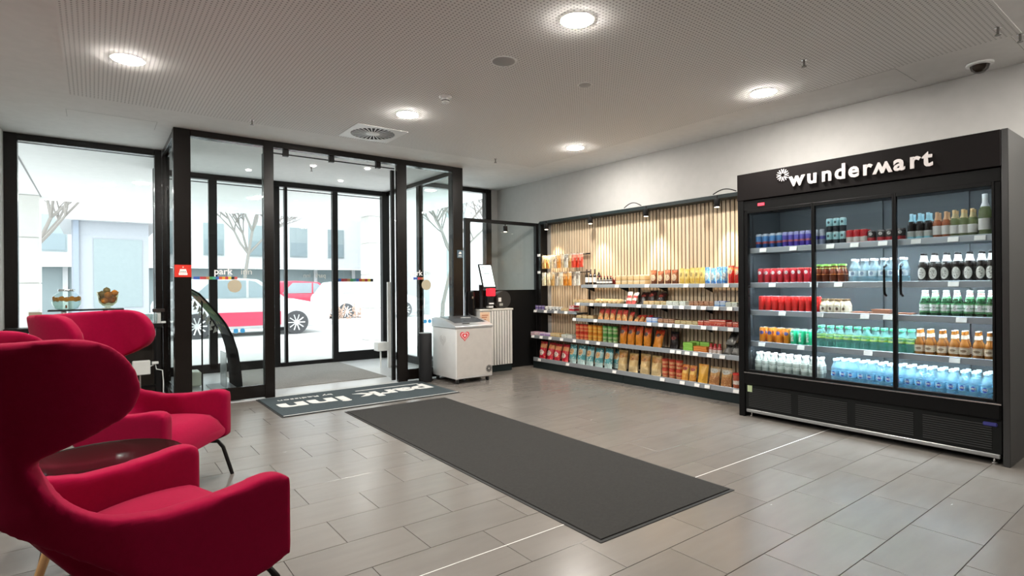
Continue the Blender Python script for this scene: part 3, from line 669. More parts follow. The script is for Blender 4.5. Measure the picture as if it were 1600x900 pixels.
bottle_kind('juice', .031, .165, glass('iced_tea', (.45, .16, .06), 1.35, .02, (.22, .05, .02), .7), mat('cap_lime', (.30, .60, .12), .35), pack('label_orange', [(0, (.70, .22, .03)), (.5, (.78, .36, .04)), (.8, (.4, .5, .06))]), lab=(.45, .80), cap=.10, neck=.55, name='iced_tea_bottle')
bottle_kind('bigwater', .033, .20, WATER, CAPW, pack('label_palegrey', [(0, (.55, .70, .78)), (.5, (.68, .78, .82))], (.25, .35, .5), (.5, .5, .2, .35)), lab=(.28, .50), cap=.09, neck=.45, name='water_bottle')
bottle_kind('milk', .031, .125, mat('milk_glass', (.62, .52, .36), .25), mat('cap_brown', (.22, .14, .07), .4), pack('label_face', [(0, (.72, .64, .48)), (.6, (.74, .68, .54))], (.12, .08, .05), (.5, .5, .17, .25)), lab=(.12, .55), cap=.12, neck=.6, name='milk_drink_bottle')
bottle_kind('mintwater', .031, .19, GREENW, CAPG, pack('label_lime', [(0, (.45, .68, .12)), (.5, (.55, .75, .2))], (.70, .80, .35), (.5, .5, .25, .4)), lab=(.42, .62), cap=.10, neck=.45, name='water_bottle')
bottle_kind('clear', .029, .185, glass('milky_bottle', (.85, .88, .85), 1.35, .05, (.62, .66, .60), .6), CAPW, pack('label_ghost', [(0, (.55, .58, .53)), (.35, (.66, .69, .63))], (.25, .27, .24), (.5, .55, .3, .2)), lab=(.25, .62), cap=.10, neck=.5, name='water_bottle')
kb = BLUEW
bottle_kind('vio', .030, .19, BLUEW, CAPB, pack('label_skyblue', [(0, (.20, .52, .80)), (.5, (.25, .58, .82))], (.02, .06, .45), (.5, .5, .22, .46)), lab=(.24, .46), cap=.10, neck=.45, name='water_bottle')

FB = FSX+.045
def frow(key, pxs, shelf, what, cat, rows=1, rowlab='front', z=None, dx=.066, X=FB, scale=1, grp=None, s=None):
    """a row of like drinks on a fridge shelf, left to right, with the rows standing behind it"""
    z = (FSH[shelf]-.0075 if shelf < 4 else .4255) if z is None else z
    sn = ['top', 'second', 'third', 'fourth', 'bottom'][shelf]
    out = []
    for r in range(rows):
        for i, px in enumerate(pxs):
            pos = ORD[i]+' from left' if len(pxs) > 1 else 'standing alone'
            rr = '' if rows == 1 else [' front row', ' second row', ' third row'][r]
            out.append(place(key, (X+dx*r, AX(px, X)+.004*(r % 2), z), f'{what}, {pos},{rr} fridge {sn} shelf', cat, grp or f'{what}s on the fridge {sn} shelf', scale=scale, rz=-PI/2+random.uniform(-.15, .15)))
    return out
def span(a, b, n): return [a+(b-a)*i/(n-1) for i in range(n)]
frow('slimblue', span(1186, 1219, 4), 0, 'slim blue energy drink can', 'can', 2)
frow('slimpurple', span(1228, 1264, 5), 0, 'purple energy drink can', 'can', 2)
frow('slimsilver', [1277, 1286], 0, 'silver-blue energy drink can', 'can', 2)
frow('aqua', span(1297, 1318, 3), 0, 'pale aqua mixer can in lower tier', 'can', 2)
frow('aqua', span(1297, 1318, 3), 0, 'pale aqua mixer can stacked on top', 'can', 1, z=FSH[0]-.0075+.1155)
frow('redwhite', span(1329, 1351, 3), 0, 'red and white slim-band can', 'can', 2)
frow('blackred', [1363, 1378, 1391, 1409], 0, 'short black can with red band', 'can', 1)
frow('prosecco', [1425, 1438, 1451], 0, 'dark sparkling wine bottle with blue foil', 'bottle', 2, dx=.072)
frow('rose', [1465, 1479], 0, 'small orange rosé bottle', 'bottle', 2, dx=.07)
frow('white', [1492, 1506, 1520], 0, 'small pale wine bottle with gold foil', 'bottle', 2, dx=.07)
frow('bigwhite', [1540], 0, 'tall green-tinted white wine bottle', 'bottle', 1)
frow('cola', span(1189, 1261, 8), 1, 'red cola can with white print', 'can', 2)
frow('juice', [1280, 1290.5, 1302, 1315], 1, 'iced tea bottle with green cap', 'bottle', 2)
frow('bigwater', [1334, 1349, 1364, 1380, 1394.5, 1410], 1, 'large clear water bottle', 'bottle', 2, dx=.078)
frow('beer', [1442, 1459, 1478, 1495.5, 1514, 1533, 1549], 1, 'dark beer bottle with white crest label', 'bottle', 2, dx=.07)
frow('redplain', span(1190, 1274, 9), 2, 'plain bright red can', 'can', 2)
frow('milk', [1287, 1299, 1309, 1320], 2, 'cream milk drink bottle with face print', 'bottle', 2)
frow('greenbeer', [1444, 1460, 1477, 1494, 1514, 1531.5, 1548], 2, 'green beer bottle with silver label', 'bottle', 2, dx=.066)
frow('orange', [1191, 1203, 1217, 1229], 3, 'orange lemonade can', 'can', 2)
sp = frow('green', [1240, 1252.5, 1264.5], 3, 'green lemonade can with white lettering', 'can', 2)
for o in sp: ob('lettering', TXT['SPRITE'], mat('ink_white', (.85, .88, .85), .5), o, (.010, -.0275, .072), (PI/2, -PI/2, 0), .9)
frow('mintwater', span(1281, 1422, 11), 3, 'water bottle with lime label and green cap', 'bottle', 2)
frow('amber', [1436, 1452, 1471, 1490, 1506, 1527, 1546], 3, 'amber lemonade bottle with kraft label', 'bottle', 2, dx=.07)
frow('clear', [1184, 1195, 1206.5, 1219, 1231, 1243.5, 1256, 1269, 1280], 4, 'milky clear bottle with plain label', 'bottle', 2)
vw = frow('vio', [1304, 1317, 1330, 1345.5, 1359, 1374.5, 1389, 1404, 1419, 1436, 1451, 1468, 1485.5, 1504, 1521, 1540], 4, 'blue-capped still water bottle', 'bottle', 3, dx=.064)
for o in vw[:16]: ob('lettering', TXT['VIO'], MATS['ink_white'], o, (0, -.0318, .057), (PI/2, 0, 0), .9)
# meat trays
for k, (px, dz) in enumerate(((1347, 0), (1379, 0), (1379, .0235), (1413, 0))):
    X = FB+.02; t = tag(ob('food_tray', MB().prism([(-.055, 0), (.055, 0), (.07, .022), (-.07, .022)], -.05, .05).mesh('food_tray'), mat('tray_clear', (.50, .24, .15), .3), None, (X, AX(px, X), FSH[2]-.0075+dz), -PI/2),
        'flat tray of sliced meat, '+['left one on the third fridge shelf', 'lower of the stacked pair', 'upper of the stacked pair', 'right one behind the door bar'][k], 'food tray', 'meat trays in the fridge')
    MB().box(-.06, .06, -.042, .042, .0185, .0225).build('meat_slices', pack('meat', [(0, (.55, .16, .08)), (.5, (.62, .22, .12))], spots=(.75, .5, .38)), t)

# ================================================================== SLATTED WALL AND SNACK SHELVES
WPX = 5.683
sw = B('wall_slats', mat('slat_backing_black', (.008, .008, .008), .9), None, 5.69, XR, 2.94, 6.50, .10, 2.23); sw['kind'] = 'structure'; sw['label'] = 'oak slatted wall lining behind the snack shelves'
slat = MB().box(-.014, 0, -.0195, .0195, .10, 2.215).mesh('slat', bevel=.001)
ny = 64; y = 6.485
while y > 2.97: ob('slat', slat, OAK, sw, (5.69, y, 0)); y -= .0535
su = thing('snack_shelf_unit', 'black shelf unit with grey shelves along the slatted wall', 'shelf unit', (0, 0, 0))
DG = mat('shelf_green_black', (.010, .017, .018), .45, spec=.3)
B('upright', BLACK, su, 5.55, XR-.012, 6.60, 6.655, 0, 2.24, bevel=.003)
B('canopy_board', DG, su, 5.52, XR-.012, 2.945, 6.60, 2.205, 2.25, bevel=.003)
B('kick_panel', DG, su, 5.395, 5.42, 4.80, 6.61, 0, .10); B('kick_panel', DG, su, 5.395, 5.42, 2.945, 4.795, 0, .10)
for y in (3.35, 4.75, 5.66): B('wall_rail', MATTEBLK, su, 5.655, 5.668, y-.012, y+.012, .16, 1.30)
tg2 = MB().box(-.004, .002, -.033, .033, -.019, .019).mesh('price_label', bevel=.001)
SH = {}
def shelf(key, X, z0, z1, ya, yb, tags, bw=.02):
    zb = z1-.022
    s = B('shelf_board', mat('shelf_dark_steel', (.09, .095, .10), .5, spec=.3), su, X, 5.665, ya, yb, zb-bw, zb)
    B('price_rail', GREY, s, X-.014, X-.001, ya, yb, z0, z1, bevel=.002)
    for px in tags: ob('price_label', tg2, PAPER, s, (X-.021, AX(px, X-.02), (z0+z1)/2-.002), (0, .2, 0))
    n = int((yb-ya)/.6)+1
    if key != 'base':
        for i in range(n): 
            yy = ya+.1+i*(yb-ya-.2)/max(n-1, 1); MB().prism([(5.655, zb-bw), (5.655, zb-bw-.06), (5.655-.17, zb-bw-.008), (5.655-.17, zb-bw)], yy-.003, yy+.003).build('bracket', MATTEBLK, s)
    SH[key] = (X, zb)
    return s
shelf('s1', 5.50, 1.222, 1.268, 2.95, 5.65, [930, 964, 1011, 1072, 1097, 1135])
shelf('s2', 5.38, .976, 1.02, 2.95, 5.66, [903, 924, 944, 977, 998, 1014, 1030, 1047, 1065, 1084, 1099, 1119, 1140])
shelf('s3', 5.36, .76, .806, 2.95, 5.68, [897, 930, 1014, 1032, 1046, 1058, 1073, 1099, 1117, 1141])
shelf('s4', 5.40, .452, .506, 2.95, 6.58, [832, 845, 859, 877, 897, 917, 934, 962, 1050, 1060, 1073, 1086, 1108, 1128])
shelf('f2', 5.46, .845, .888, 5.70, 6.58, [836, 852, 868, 884])
shelf('base', 5.40, .105, .162, 2.95, 6.60, [842, 886, 959, 1034, 1065, 1088, 1104, 1149])
# hook rails of the far bay
for z in (1.70, 1.44):
    hk = B('hook_bar', MATTEBLK, su, 5.63, 5.65, 5.62, 6.52, z, z+.02)
    for i in range(7):
        yy = 5.68+i*.125; MB().tube([(5.64, yy, z+.01), (5.46, yy, z+.015), (5.44, yy, z+.03)], .003, 6).build('hook_wire', CHROME, hk)
    ob('price_label', tg2, PAPER, hk, (5.43, 6.50, z+.02))
# acrylic fronts
for k, X, z, ya, yb in (('s2', 5.375, 1.02, 2.95, 4.3), ('s3', 5.355, .806, 2.95, 4.25)):
    B('acrylic_front', GLASS, su, X, X+.004, ya, yb, z, z+.055)
# track spotlights
def spot(x, y, z, label, aim, e=40):
    t = thing('track_spotlight', label, 'spotlight', (x, y, z), 0, 'black track spotlights')
    MB().lathe([(.030, -.085), (.034, -.08), (.034, .0), (.012, .006)], 16).build('lamp_head', BLACK, t, smooth=True)
    MB().tube([(0, 0, .0), (0, 0, .045)], .008, 8).build('stem', BLACK, t)
    MB().lathe([(.024, -.0865), (.024, -.0855)], 16).build('lens', mat('spot_lens', (1, 1, 1), .4, emit=(1, .85, .65), es=10), t)
    L = bpy.data.lights.new('spot_beam', 'SPOT'); L.energy = e; L.color = (1, .80, .56); L.spot_size = math.radians(62); L.spot_blend = .75; L.shadow_soft_size = .03
    o = bpy.data.objects.new('spot_beam', L); COL.objects.link(o); o.parent = t; o.location = (0, 0, -.092)
    o.rotation_euler = (Vector(aim)-Vector((x, y, z-.092))).to_track_quat('-Z', 'Y').to_euler()
for px, lab in ((855, 'black spotlight under the canopy, at the far corner post'), (924, 'black spotlight under the canopy, second from the corner'), (1011, 'black spotlight under the canopy, third from the corner'), (1122, 'black spotlight under the canopy, nearest the fridge')):
    yy = AX(px, 5.5); spot(5.49, yy, 2.195, lab, (5.64, yy-.15, 1.1), 42)
spot(AY(789, YP), YP-.02, 2.165, 'black spotlight hanging from the till screen frame', (4.75, 6.5, .9), 14)
MB().tube([(5.53, 4.6+.02*i, 2.262+.05*math.sin(PI*i/14)) for i in range(15)], .006, 6).build('cable_loop', BLACK, su)
MB().tube([(5.53, 3.3+.02*i, 2.262+.04*math.sin(PI*i/14)) for i in range(15)], .006, 6).build('cable_loop', BLACK, su)

# ---- snack products
R = (.62, .025, .02); 
bag_kind('brown', pack('film_brown', [(0, (.14, .05, .025)), (.3, (.30, .10, .04)), (.82, (.42, .10, .03)), (.93, (.2, .05, .02))], (.66, .50, .34), (.5, .5, .36, .2), sc=12), .10, .19, .055)
bag_kind('yellow', pack('film_yellow', [(0, (.72, .50, .10)), (.4, (.76, .60, .20)), (.85, (.70, .52, .12))], (.45, .34, .12), (.5, .62, .22, .12), spots=(.80, .66, .22), sc=12), .085, .20, .05)
bag_kind('blue', pack('film_blue', [(0, (.05, .22, .60)), (.25, (.18, .48, .78)), (.8, (.06, .25, .62))], (.62, .72, .78), (.5, .5, .36, .2), spots=(.5, .7, .85), sc=12), .085, .20, .055)
bag_kind('red', pack('film_red', [(0, R), (.6, (.70, .05, .03)), (.75, (.80, .30, .08)), (.9, R)], (.75, .62, .5), (.5, .7, .26, .14), sc=12), .09, .21, .06)
bag_kind('peanut', pack('film_red_orange', [(0, (.62, .25, .08)), (.45, (.66, .12, .04)), (.6, (.55, .02, .03)), (.9, (.6, .04, .04))], (.75, .45, .18), (.5, .4, .34, .2), spots=(.75, .40, .12), sc=14), .085, .16, .05)
bag_kind('paprika', pack('film_orange', [(0, (.75, .26, .02)), (.5, (.72, .20, .02)), (.68, (.70, .06, .02)), (.92, (.6, .04, .02))], (.10, .06, .05), (.5, .66, .26, .10), spots=(.82, .36, .04), sc=10), .14, .25, .08)
bag_kind('redchip', pack('film_crimson', [(0, (.58, .02, .05)), (.45, (.66, .03, .06)), (.62, (.70, .30, .12)), (.85, (.5, .02, .04))], (.78, .62, .55), (.5, .35, .3, .16), spots=(.72, .20, .08), sc=10), .15, .26, .09)
bag_kind('teal', pack('film_teal', [(0, (.45, .62, .60)), (.25, (.10, .34, .36)), (.5, (.36, .58, .58)), (.8, (.04, .22, .25)), (.93, (.08, .3, .3))], (.70, .42, .20), (.5, .62, .28, .16), spots=(.60, .70, .66), sc=10), .145, .27, .09)
bag_kind('gold', pack('film_gold', [(0, (.66, .50, .26)), (.35, (.62, .44, .20)), (.66, (.40, .20, .05)), (.9, (.55, .38, .16))], (.50, .22, .05), (.5, .72, .3, .10), sc=9), .15, .26, .09)
bag_kind('nuts', pack('film_nuts', [(0, (.72, .32, .06)), (.45, (.78, .48, .12)), (.8, (.62, .18, .04))], (.40, .06, .03), (.5, .75, .34, .10), spots=(.85, .55, .15), sc=12), .10, .19, .06)
bag_kind('amberbag', pack('film_amber', [(0, (.78, .42, .06)), (.5, (.80, .45, .08)), (.9, (.7, .3, .05))], sc=9), .12, .22, .07)
bag_kind('mix', pack('film_mix', [(0, (.42, .18, .06)), (.5, (.55, .30, .10)), (.72, (.45, .40, .32)), (.9, (.30, .2, .1))], (.55, .55, .5), (.5, .75, .35, .12), spots=(.62, .38, .16), sc=14), .13, .21, .075)
bag_kind('dark', pack('film_black', [(0, (.02, .015, .015)), (.6, (.05, .012, .012)), (.85, (.02, .02, .02))], (.4, .08, .06), (.5, .6, .3, .1), sc=9), .12, .20, .06)
bag_kind('stripe', pack('film_stripe', [(0, (.50, .06, .05)), (.3, (.7, .66, .6)), (.5, (.5, .05, .05)), (.7, (.72, .68, .62))], spots=(.1, .05, .05), sc=9), .10, .17, .05)
bag_kind('silver', pack('film_silver', [(0, (.40, .40, .38)), (.4, (.52, .52, .50)), (.8, (.3, .3, .29))], (.12, .12, .12), (.5, .5, .35, .2), rough=.22, metal=.5, sc=14), .11, .20, .07)
HB = {'tan': ((.60, .34, .10), (.76, .62, .40)), 'cream': ((.72, .60, .38), (.80, .74, .60)), 'orangeh': ((.78, .28, .03), (.80, .50, .22)), 'redh': ((.66, .05, .02), (.75, .30, .2)), 'whiteh': ((.70, .66, .56), (.30, .25, .2))}
for k, (a, b) in HB.items(): bag_kind('h_'+k, pack('film_h_'+k, [(0, a), (.35, tuple(x*.85 for x in a)), (.7, b), (.92, (.75, .7, .6))], b, (.5, .6, .25, .15), spots=tuple(min(x*1.3, .85) for x in a), sc=10), .085, .20, .035, crimp=.12)
box_kind('limebox', mat('card_lime', (.30, .62, .10), .5), .13, .08, .027, 'biscuit_box', mat('card_lime_pale', (.55, .75, .25), .5))
box_kind('orangebox', mat('card_orange', (.75, .26, .05), .5), .17, .08, .025, 'biscuit_box', mat('card_orange_pale', (.82, .5, .2), .5))
box_kind('bar_brown', pack('card_brown', [(0, (.30, .12, .06)), (.5, (.50, .24, .14)), (.75, (.22, .10, .06))], spots=(.6, .35, .22)), .075, .12, .07, 'wafer_pack', mat('wafer_print', (.55, .3, .2), .5))
box_kind('bar_white', pack('card_white', [(0, (.66, .66, .60)), (.5, (.74, .74, .70)), (.8, (.40, .45, .38))], spots=(.5, .52, .42)), .10, .10, .065, 'sweets_pack')
box_kind('bar_blue', pack('card_blue', [(0, (.20, .35, .66)), (.5, (.55, .62, .75)), (.8, (.08, .16, .5))]), .10, .10, .075, 'sweets_pack')
box_kind('bar_red', pack('card_red', [(0, (.55, .03, .02)), (.5, (.68, .10, .05)), (.8, (.5, .03, .03))], spots=(.75, .35, .25)), .09, .10, .07, 'chocolate_pack', mat('bar_print', (.75, .5, .4), .5))
box_kind('bar_tan', pack('card_tan', [(0, (.50, .34, .14)), (.5, (.66, .52, .28)), (.8, (.45, .26, .1))], spots=(.72, .6, .36)), .09, .10, .06, 'biscuit_pack', mat('tan_print', (.7, .6, .4), .5))
box_kind('pinkbox', pack('card_pink', [(0, (.66, .45, .46)), (.5, (.74, .60, .58)), (.8, (.55, .30, .36))], spots=(.45, .25, .5)), .10, .12, .06, 'sweets_box')
box_kind('purplebox', pack('card_purple', [(0, (.30, .16, .45)), (.5, (.45, .30, .58)), (.8, (.6, .5, .66))], spots=(.6, .4, .55)), .11, .12, .055, 'sweets_box')
box_kind('redwhitebox', pack('card_redwhite', [(0, (.75, .70, .68)), (.25, (.60, .04, .06)), (.55, (.76, .72, .70)), (.75, (.6, .04, .06))]), .05, .10, .10, 'sweets_box')
tub_kind('whitetub', pack('tub_white', [(0, (.66, .66, .63)), (.4, (.74, .74, .71)), (.8, (.62, .62, .6))], (.10, .10, .14), (.5, .45, .35, .12)), .030, .075, mat('tub_lid_white', (.78, .78, .75), .4), 'gum_tub')
tub_kind('purpletub', pack('tub_purple', [(0, (.30, .26, .42)), (.5, (.12, .08, .28)), (.8, (.4, .35, .5))]), .030, .085, mat('tub_lid_dark', (.10, .08, .2), .4), 'gum_tub')
box_kind('cookietub', pack('tub_cookie', [(0, (.72, .50, .24)), (.5, (.78, .60, .32)), (.85, (.80, .70, .5))], spots=(.62, .38, .14), sc=14), .095, .10, .068, 'biscuit_tub', mat('tub_lid_clear', (.82, .74, .58), .3), .008)
for key, c, c2 in (('tubered', (.66, .05, .02), (.80, .30, .12)), ('tubeorange', (.78, .27, .02), (.85, .5, .1)), ('tubegreen', (.10, .36, .08), (.45, .55, .30)), ('tuberedbrown', (.50, .06, .03), (.66, .34, .16))):
    tub_kind(key, pack('print_'+key, [(0, c), (.15, c2), (.42, c), (.58, c2), (.85, c)], spots=tuple(min(1, x*1.25) for x in c), sc=10), .036, .115, mat('lid_'+key, tuple(x*.8 for x in c), .4), 'noodle_cup')
bottle_kind('sauce', .024, .12, mat('sauce_red', (.50, .03, .03), .3), mat('cap_sauce', (.55, .05, .05), .4), mat('label_sauce', (.75, .66, .6), .5), lab=(.12, .6), cap=.16, neck=.55, name='sauce_bottle')
kind('roll', 'bread_roll_pack', ('body', MB().lathe([(.001, -.06), (.028, -.052), (.036, -.03), (.038, 0), (.036, .03), (.028, .052), (.001, .06)], 14).mesh('bread_roll_pack', True), pack('bread_film', [(0, (.70, .48, .22)), (.5, (.80, .66, .40)), (.85, (.78, .7, .52))], spots=(.82, .74, .55), sc=12)), ('film_end', MB().lathe([(.02, .055), (.026, .075)], 10, cap=False).mesh('film_end', True), mat('clear_film', (.8, .76, .68), .3)))

WHERE = {'s1': 'top snack shelf', 's2': 'second snack shelf', 's3': 'third snack shelf', 's4': 'fourth snack shelf', 'base': 'bottom snack shelf', 'f2': 'far sweets shelf'}
def srow(key, pxs, sh, what, cat, tilt=0, dx=.06, z=0, rot=0, scale=1, var=True, yrot=None):
    X, zb = SH[sh]
    Ys = [AX(p, X+dx) for p in pxs]; gap = min([a-b for a, b in zip(Ys, Ys[1:])]+[9])
    wd = KIND[key+'0' if key+'0' in KIND else key][1][0][1]; wd = max(v.co.x for v in wd.vertices)*2
    s0 = 1 if not isinstance(scale, (int, float)) else scale; fx = min(1, gap*.95/(wd*s0*1.03))
    if isinstance(scale, (int, float)): scale = (scale*fx, scale*(fx if wd < .08 and cat not in ('snack bag',) else 1), scale)
    for i, px in enumerate(pxs):
        x = X+dx
        k = key+str(i % 2) if key+'0' in KIND else key
        pos = ORD[i]+' from left,' if len(pxs) > 1 else ''
        h = KIND[k][1][0][1]
        place(k, (x, AX(px, x), zb+.0008+z), f'{what}, {pos} {WHERE[sh]}'.replace(',  ', ', '), cat, f'{what}s on the {WHERE[sh]}', rz=-PI/2+rot+random.uniform(-.08, .08)*(cat in ('snack bag', 'sweets bag'))+random.uniform(-.04, .04), tilt=tilt*random.uniform(.6, 1.25), scale=(scale[0], scale[1], scale[2]*(random.uniform(.94, 1.04) if cat == 'snack bag' else 1)))
srow('winedark', [917, 923, 929.5], 's1', 'dark wine bottle with white label', 'bottle', dx=.05)
srow('winegold', [936], 's1', 'wine bottle with gold label at the back', 'bottle', dx=.11)
srow('mini', [934.5, 939.5, 944.5, 949.5, 954.5], 's1', 'miniature bottle with white label', 'bottle', dx=.03)
srow('minired', [957.5, 962, 966.5], 's1', 'dark red miniature bottle', 'bottle', dx=.09)
srow('cookietub', [969.5, 979, 988.5, 998, 1007.5], 's1', 'golden biscuit tub in lower tier', 'food tub', dx=.07)
srow('cookietub', [969.5, 979, 988.5, 998, 1007.5], 's1', 'golden biscuit tub stacked on top', 'food tub', dx=.07, z=.069)
srow('brown', [1022, 1033, 1044, 1055], 's1', 'brown and orange snack pouch', 'snack bag', dx=.05)
srow('yellow', [1066, 1074, 1082, 1090, 1098], 's1', 'yellow crisp packet', 'snack bag', dx=.05)
srow('blue', [1106, 1115, 1124, 1133], 's1', 'bright blue crisp packet', 'snack bag', dx=.05)
srow('red', [1143, 1153], 's1', 'glossy red crisp packet', 'snack bag', dx=.05)
srow('bar_tan', [902, 911, 920, 928], 's2', 'flat tan biscuit pack', 'snack pack', dx=.07)
X2, Z2 = SH['s2']
for i, px in enumerate((935, 942, 949, 956, 963, 970)): 
    x = X2+.09; o = place('roll', (x, AX(px, x), Z2+.040), f'film-wrapped sandwich roll, {ORD[i]} from left, second snack shelf', 'bread', 'wrapped sandwich rolls', rz=0, tilt=0); o.rotation_euler = (0, PI/2, 0)
srow('stripe', [981, 989], 's2', 'striped white and red snack bag', 'snack bag', tilt=-.5, dx=.05)
srow('dark', [1001, 1014, 1028], 's2', 'black snack bag lying at the back', 'snack bag', tilt=-.75, dx=.13)
srow('bar_tan', [1013, 1022, 1031, 1040], 's2', 'small beige nut bar pack', 'snack pack', dx=.07)
srow('bar_white', [1049, 1059, 1070], 's2', 'white and green sweets pack', 'snack pack', dx=.07)
srow('bar_brown', [1083, 1091, 1099, 1107, 1114.5], 's2', 'brown chocolate wafer pack', 'snack pack', dx=.07)
srow('bar_blue', [1124, 1133], 's2', 'pale blue sweets pack', 'snack pack', dx=.07)
srow('bar_white', [1141.5, 1151], 's2', 'white sweets pack beside fridge', 'snack pack', dx=.07)
srow('bar_tan', [908, 917, 926], 's3', 'tan biscuit pack with gold print', 'snack pack', dx=.07)
srow('peanut', [937, 947, 956, 966, 975], 's3', 'red peanut pouch', 'snack bag', tilt=-.35, dx=.05)
srow('peanut', [984, 992.5, 1001, 1008.5], 's3', 'lower red-orange peanut pouch', 'snack bag', tilt=-.75, dx=.05, scale=.85)
srow('bar_blue', [1017.5, 1026.5], 's3', 'blue chocolate pack', 'snack pack', dx=.07)
srow('bar_brown', [1036, 1044.5, 1053], 's3', 'dark chocolate pack', 'snack pack', dx=.07)
srow('bar_tan', [1062, 1071, 1080, 1089.5], 's3', 'gold wafer bar pack', 'snack pack', dx=.07)
srow('bar_red', [1098.5, 1108], 's3', 'orange-red chocolate pack', 'snack pack', dx=.07)
srow('bar_red', [1119, 1119, ][:1], 's3', 'tall red chocolate pack, left', 'snack pack', dx=.07, scale=1.25)
srow('bar_red', [1131.5], 's3', 'tall red chocolate pack, right', 'snack pack', dx=.07, scale=1.25)
srow('bar_red', [1143, 1152.5], 's3', 'red chocolate pack beside fridge', 'snack pack', dx=.07)
srow('pinkbox', [836.5, 843.5], 's4', 'pale pink sweets box', 'sweets box', dx=.08)
srow('purplebox', [851, 859], 's4', 'purple sweets box', 'sweets box', dx=.08)
srow('bar_tan', [867, 875], 's4', 'orange-tan biscuit pack', 'snack pack', dx=.07, scale=1.15)
srow('bar_white', [884, 893], 's4', 'grey-beige sweets pack', 'snack pack', dx=.07)
for key, pxs, nm in (('tubered', [903, 909.5, 916], 'red'), ('tubeorange', [922.5, 930, 937.5], 'orange'), ('tubegreen', [945.5, 953.5, 961.5], 'green')):
    srow(key, pxs, 's4', nm+' noodle cup in lower tier', 'noodle cup', dx=.05); srow(key, pxs, 's4', nm+' noodle cup stacked on top', 'noodle cup', dx=.05, z=.116)
srow('paprika', [973, 985, 997.5, 1010.5], 's4', 'big orange paprika crisp bag', 'snack bag', dx=.07, tilt=-.12)
srow('paprika', [1026], 's4', 'orange crisp bag leaning back alone', 'snack bag', dx=.06, tilt=-.55, scale=.9)
srow('dark', [1052], 's4', 'black snack bag in the shelf shadow', 'snack bag', dx=.17, tilt=-.15)
for i in range(4): srow('limebox', [1077], 's4', f'lime green biscuit box, {["lowest","second up","third up","topmost"][i]} of its pile', 'biscuit box', dx=.06, z=.0275*i)
srow('limebox', [1087, 1103], 's4', 'dark green biscuit box at the back', 'biscuit box', dx=.19, z=0, scale=(.95, .9, 4.2))
for i in range(3): srow('orangebox', [1096], 's4', f'orange biscuit box, {["lowest","middle","topmost"][i]} of its pile', 'biscuit box', dx=.06, z=.0255*i)
srow('sauce', [1110.5, 1117, 1124], 's4', 'small red bottle with pale label', 'bottle', dx=.05)
srow('silver', [1134, 1147], 's4', 'crumpled silver snack bag', 'snack bag', dx=.05, tilt=-.9)
srow('silver', [1140], 's4', 'silver snack bag lying on the other two', 'snack bag', dx=.06, tilt=-.9, z=.115)
srow('redchip', [847, 858, 869.5, 881.5], 'base', 'crimson crisp bag', 'snack bag', dx=.06, tilt=-.22)
srow('teal', [894, 907, 920, 934.5, 949], 'base', 'teal crisp bag', 'snack bag', dx=.06, tilt=-.16)
srow('teal', [962.5], 'base', 'teal crisp bag half hidden by a gold one', 'snack bag', dx=.15, tilt=-.16)
srow('gold', [971, 988, 1006.5, 1024], 'base', 'golden tortilla crisp bag', 'snack bag', dx=.06, tilt=-.18)
for z, nm in ((0, 'lower tier'), (.116, 'upper tier')): srow('tuberedbrown', [1039, 1050, 1061], 'base', 'red-brown snack cup in '+nm, 'snack cup', dx=.06, z=z, scale=(1.15, 1.15, 1))
srow('nuts', [1069, 1081], 'base', 'orange nut pouch with dark print', 'snack bag', dx=.05, tilt=-.15)
srow('amberbag', [1096.5], 'base', 'plain amber snack pouch', 'snack bag', dx=.06, tilt=-.18)
srow('mix', [1114, 1133], 'base', 'brown trail mix bag', 'snack bag', dx=.06, tilt=-.2)
tub_kind('redjar', pack('jar_red', [(0, (.45, .12, .06)), (.35, (.72, .66, .6)), (.6, (.45, .1, .06))]), .045, .17, mat('jar_lid_red', (.65, .04, .03), .35), 'spread_jar')
srow('redjar', [1151], 'base', 'jar with a red lid beside the fridge', 'jar', dx=.06)
srow('purpletub', [839, 844, 848.5], 'f2', 'dark purple gum tub', 'gum tub', dx=.05)
srow('whitetub', [854, 859.5, 865, 870.5, 876], 'f2', 'white gum tub', 'gum tub', dx=.05)
srow('bar_tan', [883, 890], 'f2', 'yellow sweets pack', 'sweets pack', dx=.06)
srow('redwhitebox', [894.5, 899], 'f2', 'red and white striped sweets box', 'sweets box', dx=.05)
for z, pat, nm in ((1.70, ['tan', 'tan', 'cream', 'whiteh', 'orangeh', 'cream', 'whiteh', 'tan', 'redh', 'redh', 'redh'], 'upper'), (1.44, ['cream', 'cream', 'tan', 'whiteh', 'cream', 'orangeh', 'orangeh', 'whiteh', 'whiteh'], 'lower')):
    for i, k in enumerate(pat):
        x = 5.49+(i % 2)*.05; px = 850+(64 if nm == 'upper' else 60)*i/len(pat)
        place('h_'+k+str(i % 2), (x, AX(px, x), z-.185), f'{dict(tan="tan", cream="cream", whiteh="white", orangeh="orange", redh="red")[k]} sweets bag on the {nm} hooks, {ORD[i]} from left', 'sweets bag', f'bags hanging on the {nm} hooks')

